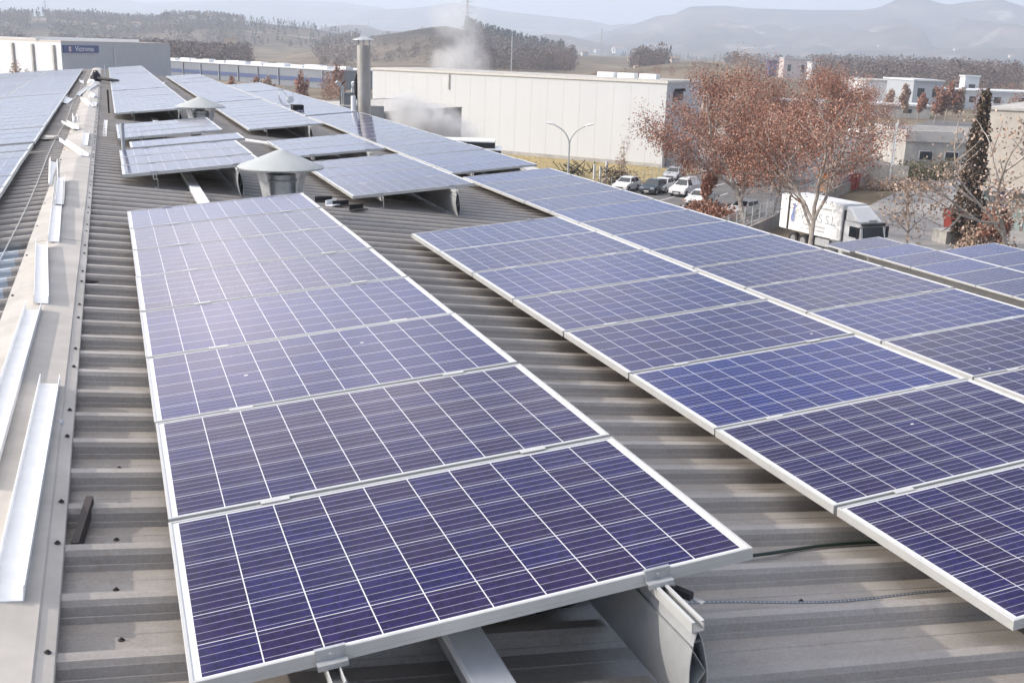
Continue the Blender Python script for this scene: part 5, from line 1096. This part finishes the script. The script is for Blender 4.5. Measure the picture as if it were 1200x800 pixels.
for k, (px, py, dist, h, ds) in enumerate(((1062, 133, 300, 9, 'brown tree before the far grey gable'), (1075, 136, 290, 7, 'smaller rusty tree right of the far grey gable'), (1108, 135, 290, 10.5, 'bright orange tree before the far low white hall'), (1095, 138, 280, 8, 'orange tree left of the bright one by the far hall'), (1125, 136, 290, 9, 'pale brown tree right of the bright orange one'), (1040, 128, 320, 7, 'pale bare tree left of the far grey gable'))):
    p = far(px, py, dist); tree('round_tree', ds, (p.x, p.y), h, 1.3, 400 + k, M_LEAF if k in (1, 2, 3) else M_LEAF2, 2600, .14, .2, 'orange trees before the far halls', .24, twig=2)
# cypress
cy = thing('cypress_tree', 'tall narrow dark cypress with browned foliage by the beige building', 'tree', (*g2(1128, 288), ZG)); rnd = random.Random(5)
mb = MB(); mb.tube([(0, 0, 0), (.05, 0, 6), (.1, 0, 11)], [.22, .14, .03], 8); mb.build('trunk', M_BARK, cy)
pts = []
for i in range(4000):
    z = rnd.uniform(.3, 12.1); f = z / 12.2; r_ = 1.28 * (min(1, z / 1.5)) * (1 - f) ** .62 * (1 + .16 * math.sin(z * 2.2 + 1)) + .06; a = rnd.uniform(0, 6.28); rr = r_ * math.sqrt(rnd.uniform(.35, 1)) * (1 + .12 * noise.noise(Vector((math.cos(a) * 2, math.sin(a) * 2, z)))); pts.append(Vector((rr * math.cos(a) + .012 * z, rr * math.sin(a), z)))
leaf_build('crown', pts, .12, rnd, M_CYP, cy, 2, .10)
# hedge on the workshop's front, lawn bush
def bush(name, label, a, b_, n_, h, w, m, s, size=.13):
    rnd = random.Random(s); t = thing(name, label, 'shrub', ((a[0] + b_[0]) / 2, (a[1] + b_[1]) / 2, ZG)); c = Vector(t.location); pts = []
    for i in range(n_):
        f = rnd.random(); p = Vector((a[0] + (b_[0] - a[0]) * f + rnd.gauss(0, w), a[1] + (b_[1] - a[1]) * f + rnd.gauss(0, w), ZG + h * rnd.random() * (.7 + .3 * math.sin(f * 21)))); pts.append(p - c)
    leaf_build('foliage', pts, size, rnd, m, t, 2, .12)
    for i in range(9): p = pts[i]; mb = MB(); mb.tube([(p.x, p.y, 0), (p.x * 1.02, p.y * 1.02, max(.3, p.z))], .03, 4, cap=False); mb.build('stem', M_BARK, t)
bush('hedge', 'olive brown hedge before the flat-roofed workshop', g2(1052, 212), g2(1118, 210), 1500, 2.6, .9, M_BUSH, 3)
bush('hedge', 'rusty leaf-littered hedge along the yard edge right of the lorry', g2(1010, 222), g2(1100, 224), 900, 1.5, .8, M_LEAF2, 4)
bush('shrub', 'dark low shrub at the lawn edge before the white factory', g2(716, 216), g2(734, 220), 500, 2.0, .7, M_CYP, 5)
bush('shrub', 'reddish shrubs under the plane trees beside the parked cars', g2(815, 250), g2(850, 262), 900, 1.6, .9, M_LEAF, 6)
bush('shrub', 'leafy litter and brush at the wall foot under the beige building', g2(1135, 296), g2(1170, 300), 900, 2.2, .7, M_LEAF2, 7)

# ------------------------------------------------------------------ woods far off (read as one mass)
def hz_at(x, y):
    r = math.hypot(x - CP.x, y - CP.y); az = math.atan2(x - CP.x, y - CP.y); return ZG + (height(az, r, x, y) if r > 299 else 0), r
def woods(name, label, m, zones, seed, conifer=False):
    rnd = random.Random(seed); bm = bmesh.new(); lay = bm.faces.layers.float.new('tint')
    for (x0, x1, r0, r1, n_, h0, h1) in zones:
        for i in range(n_):
            px = rnd.uniform(x0, x1); d = ray(px, 60); az = math.atan2(d.x, d.y); r = rnd.uniform(r0, r1); x, y = CP.x + r * math.sin(az), CP.y + r * math.cos(az)
            if noise.noise(Vector((x / (r * .09), y / (r * .09), seed))) < (-.12 if px > 330 else -.3): continue
            z, _ = hz_at(x, y); h = rnd.uniform(h0, h1); c0 = rnd.random()
            nf = 110 if r < 720 else (48 if r < 1000 else 20); s = h * (.048 if r < 720 else (.075 if r < 1000 else .12))
            for k in range(nf):
                f = rnd.random(); w = (h * .28 * (1 - f) + .1) if conifer else h * .40 * math.sqrt(max(.02, 1 - (2 * f - .95) ** 2))
                a = rnd.uniform(0, 6.28); q = w * math.sqrt(rnd.random()); p = Vector((x + q * math.cos(a), y + q * math.sin(a), z + h * (.12 + .88 * f)))
                nrm = Vector((rnd.gauss(0, 1), rnd.gauss(0, 1), rnd.gauss(0, .7))).normalized(); u = nrm.orthogonal().normalized() * s; v = nrm.cross(u)
                fc = bm.faces.new([bm.verts.new(p + e) for e in (u, v * .5 - u * .3, -u * .8, -v * .5)]); fc[lay] = min(1, max(0, .7 * c0 + .3 * rnd.random()))
    me = D.meshes.new(name); bm.to_mesh(me); bm.free(); me.materials.append(m); o = D.objects.new(name, me); COL.objects.link(o); o['kind'] = 'stuff'; o['label'] = label
M_WOOD = leaf_mat('bare_winter_woods', (.075, .052, .048), (.125, .088, .078), (.20, .145, .115)); M_CON = leaf_mat('dark_conifers', (.018, .024, .018), (.032, .040, .028), (.06, .065, .045)); M_RUST = leaf_mat('rusty_scrub', (.16, .075, .045), (.25, .125, .075), (.33, .21, .14))
woods('bare_woods', 'purplish bare winter woods across the valley floor', M_WOOD, [(-60, 200, 480, 900, 420, 8, 13), (195, 320, 480, 680, 330, 7, 12), (200, 420, 700, 1300, 420, 7, 11), (330, 420, 430, 560, 40, 4, 7), (560, 830, 600, 1000, 1500, 8, 13), (640, 830, 900, 1600, 260, 8, 12), (800, 900, 560, 620, 60, 5, 8), (960, 1260, 480, 1100, 900, 8, 13), (-60, 330, 1350, 2000, 3200, 6, 10), (-60, 215, 560, 1200, 1500, 7, 12), (950, 1260, 1100, 2800, 1500, 9, 14), (560, 960, 1200, 2600, 900, 8, 13), (430, 580, 700, 1000, 120, 5, 8)], 2)
woods('conifer_woods', 'dark evergreen woods on the mid hills', M_CON, [(200, 420, 1250, 1900, 260, 7, 11), (-60, 210, 1500, 2000, 120, 8, 12), (545, 660, 1000, 1250, 330, 9, 14), (620, 830, 520, 800, 9, 7, 10), (-40, 200, 1600, 1900, 160, 9, 13), (960, 1240, 1400, 3200, 420, 9, 14), (560, 960, 1900, 3000, 420, 9, 13)], 9, True)
woods('rusty_scrub', 'rusty orange scrub beyond the white factory roof', M_RUST, [(590, 700, 300, 430, 110, 3, 6), (380, 430, 250, 330, 40, 4, 7), (690, 830, 380, 480, 50, 3, 5), (960, 1240, 330, 480, 90, 4, 8)], 4)
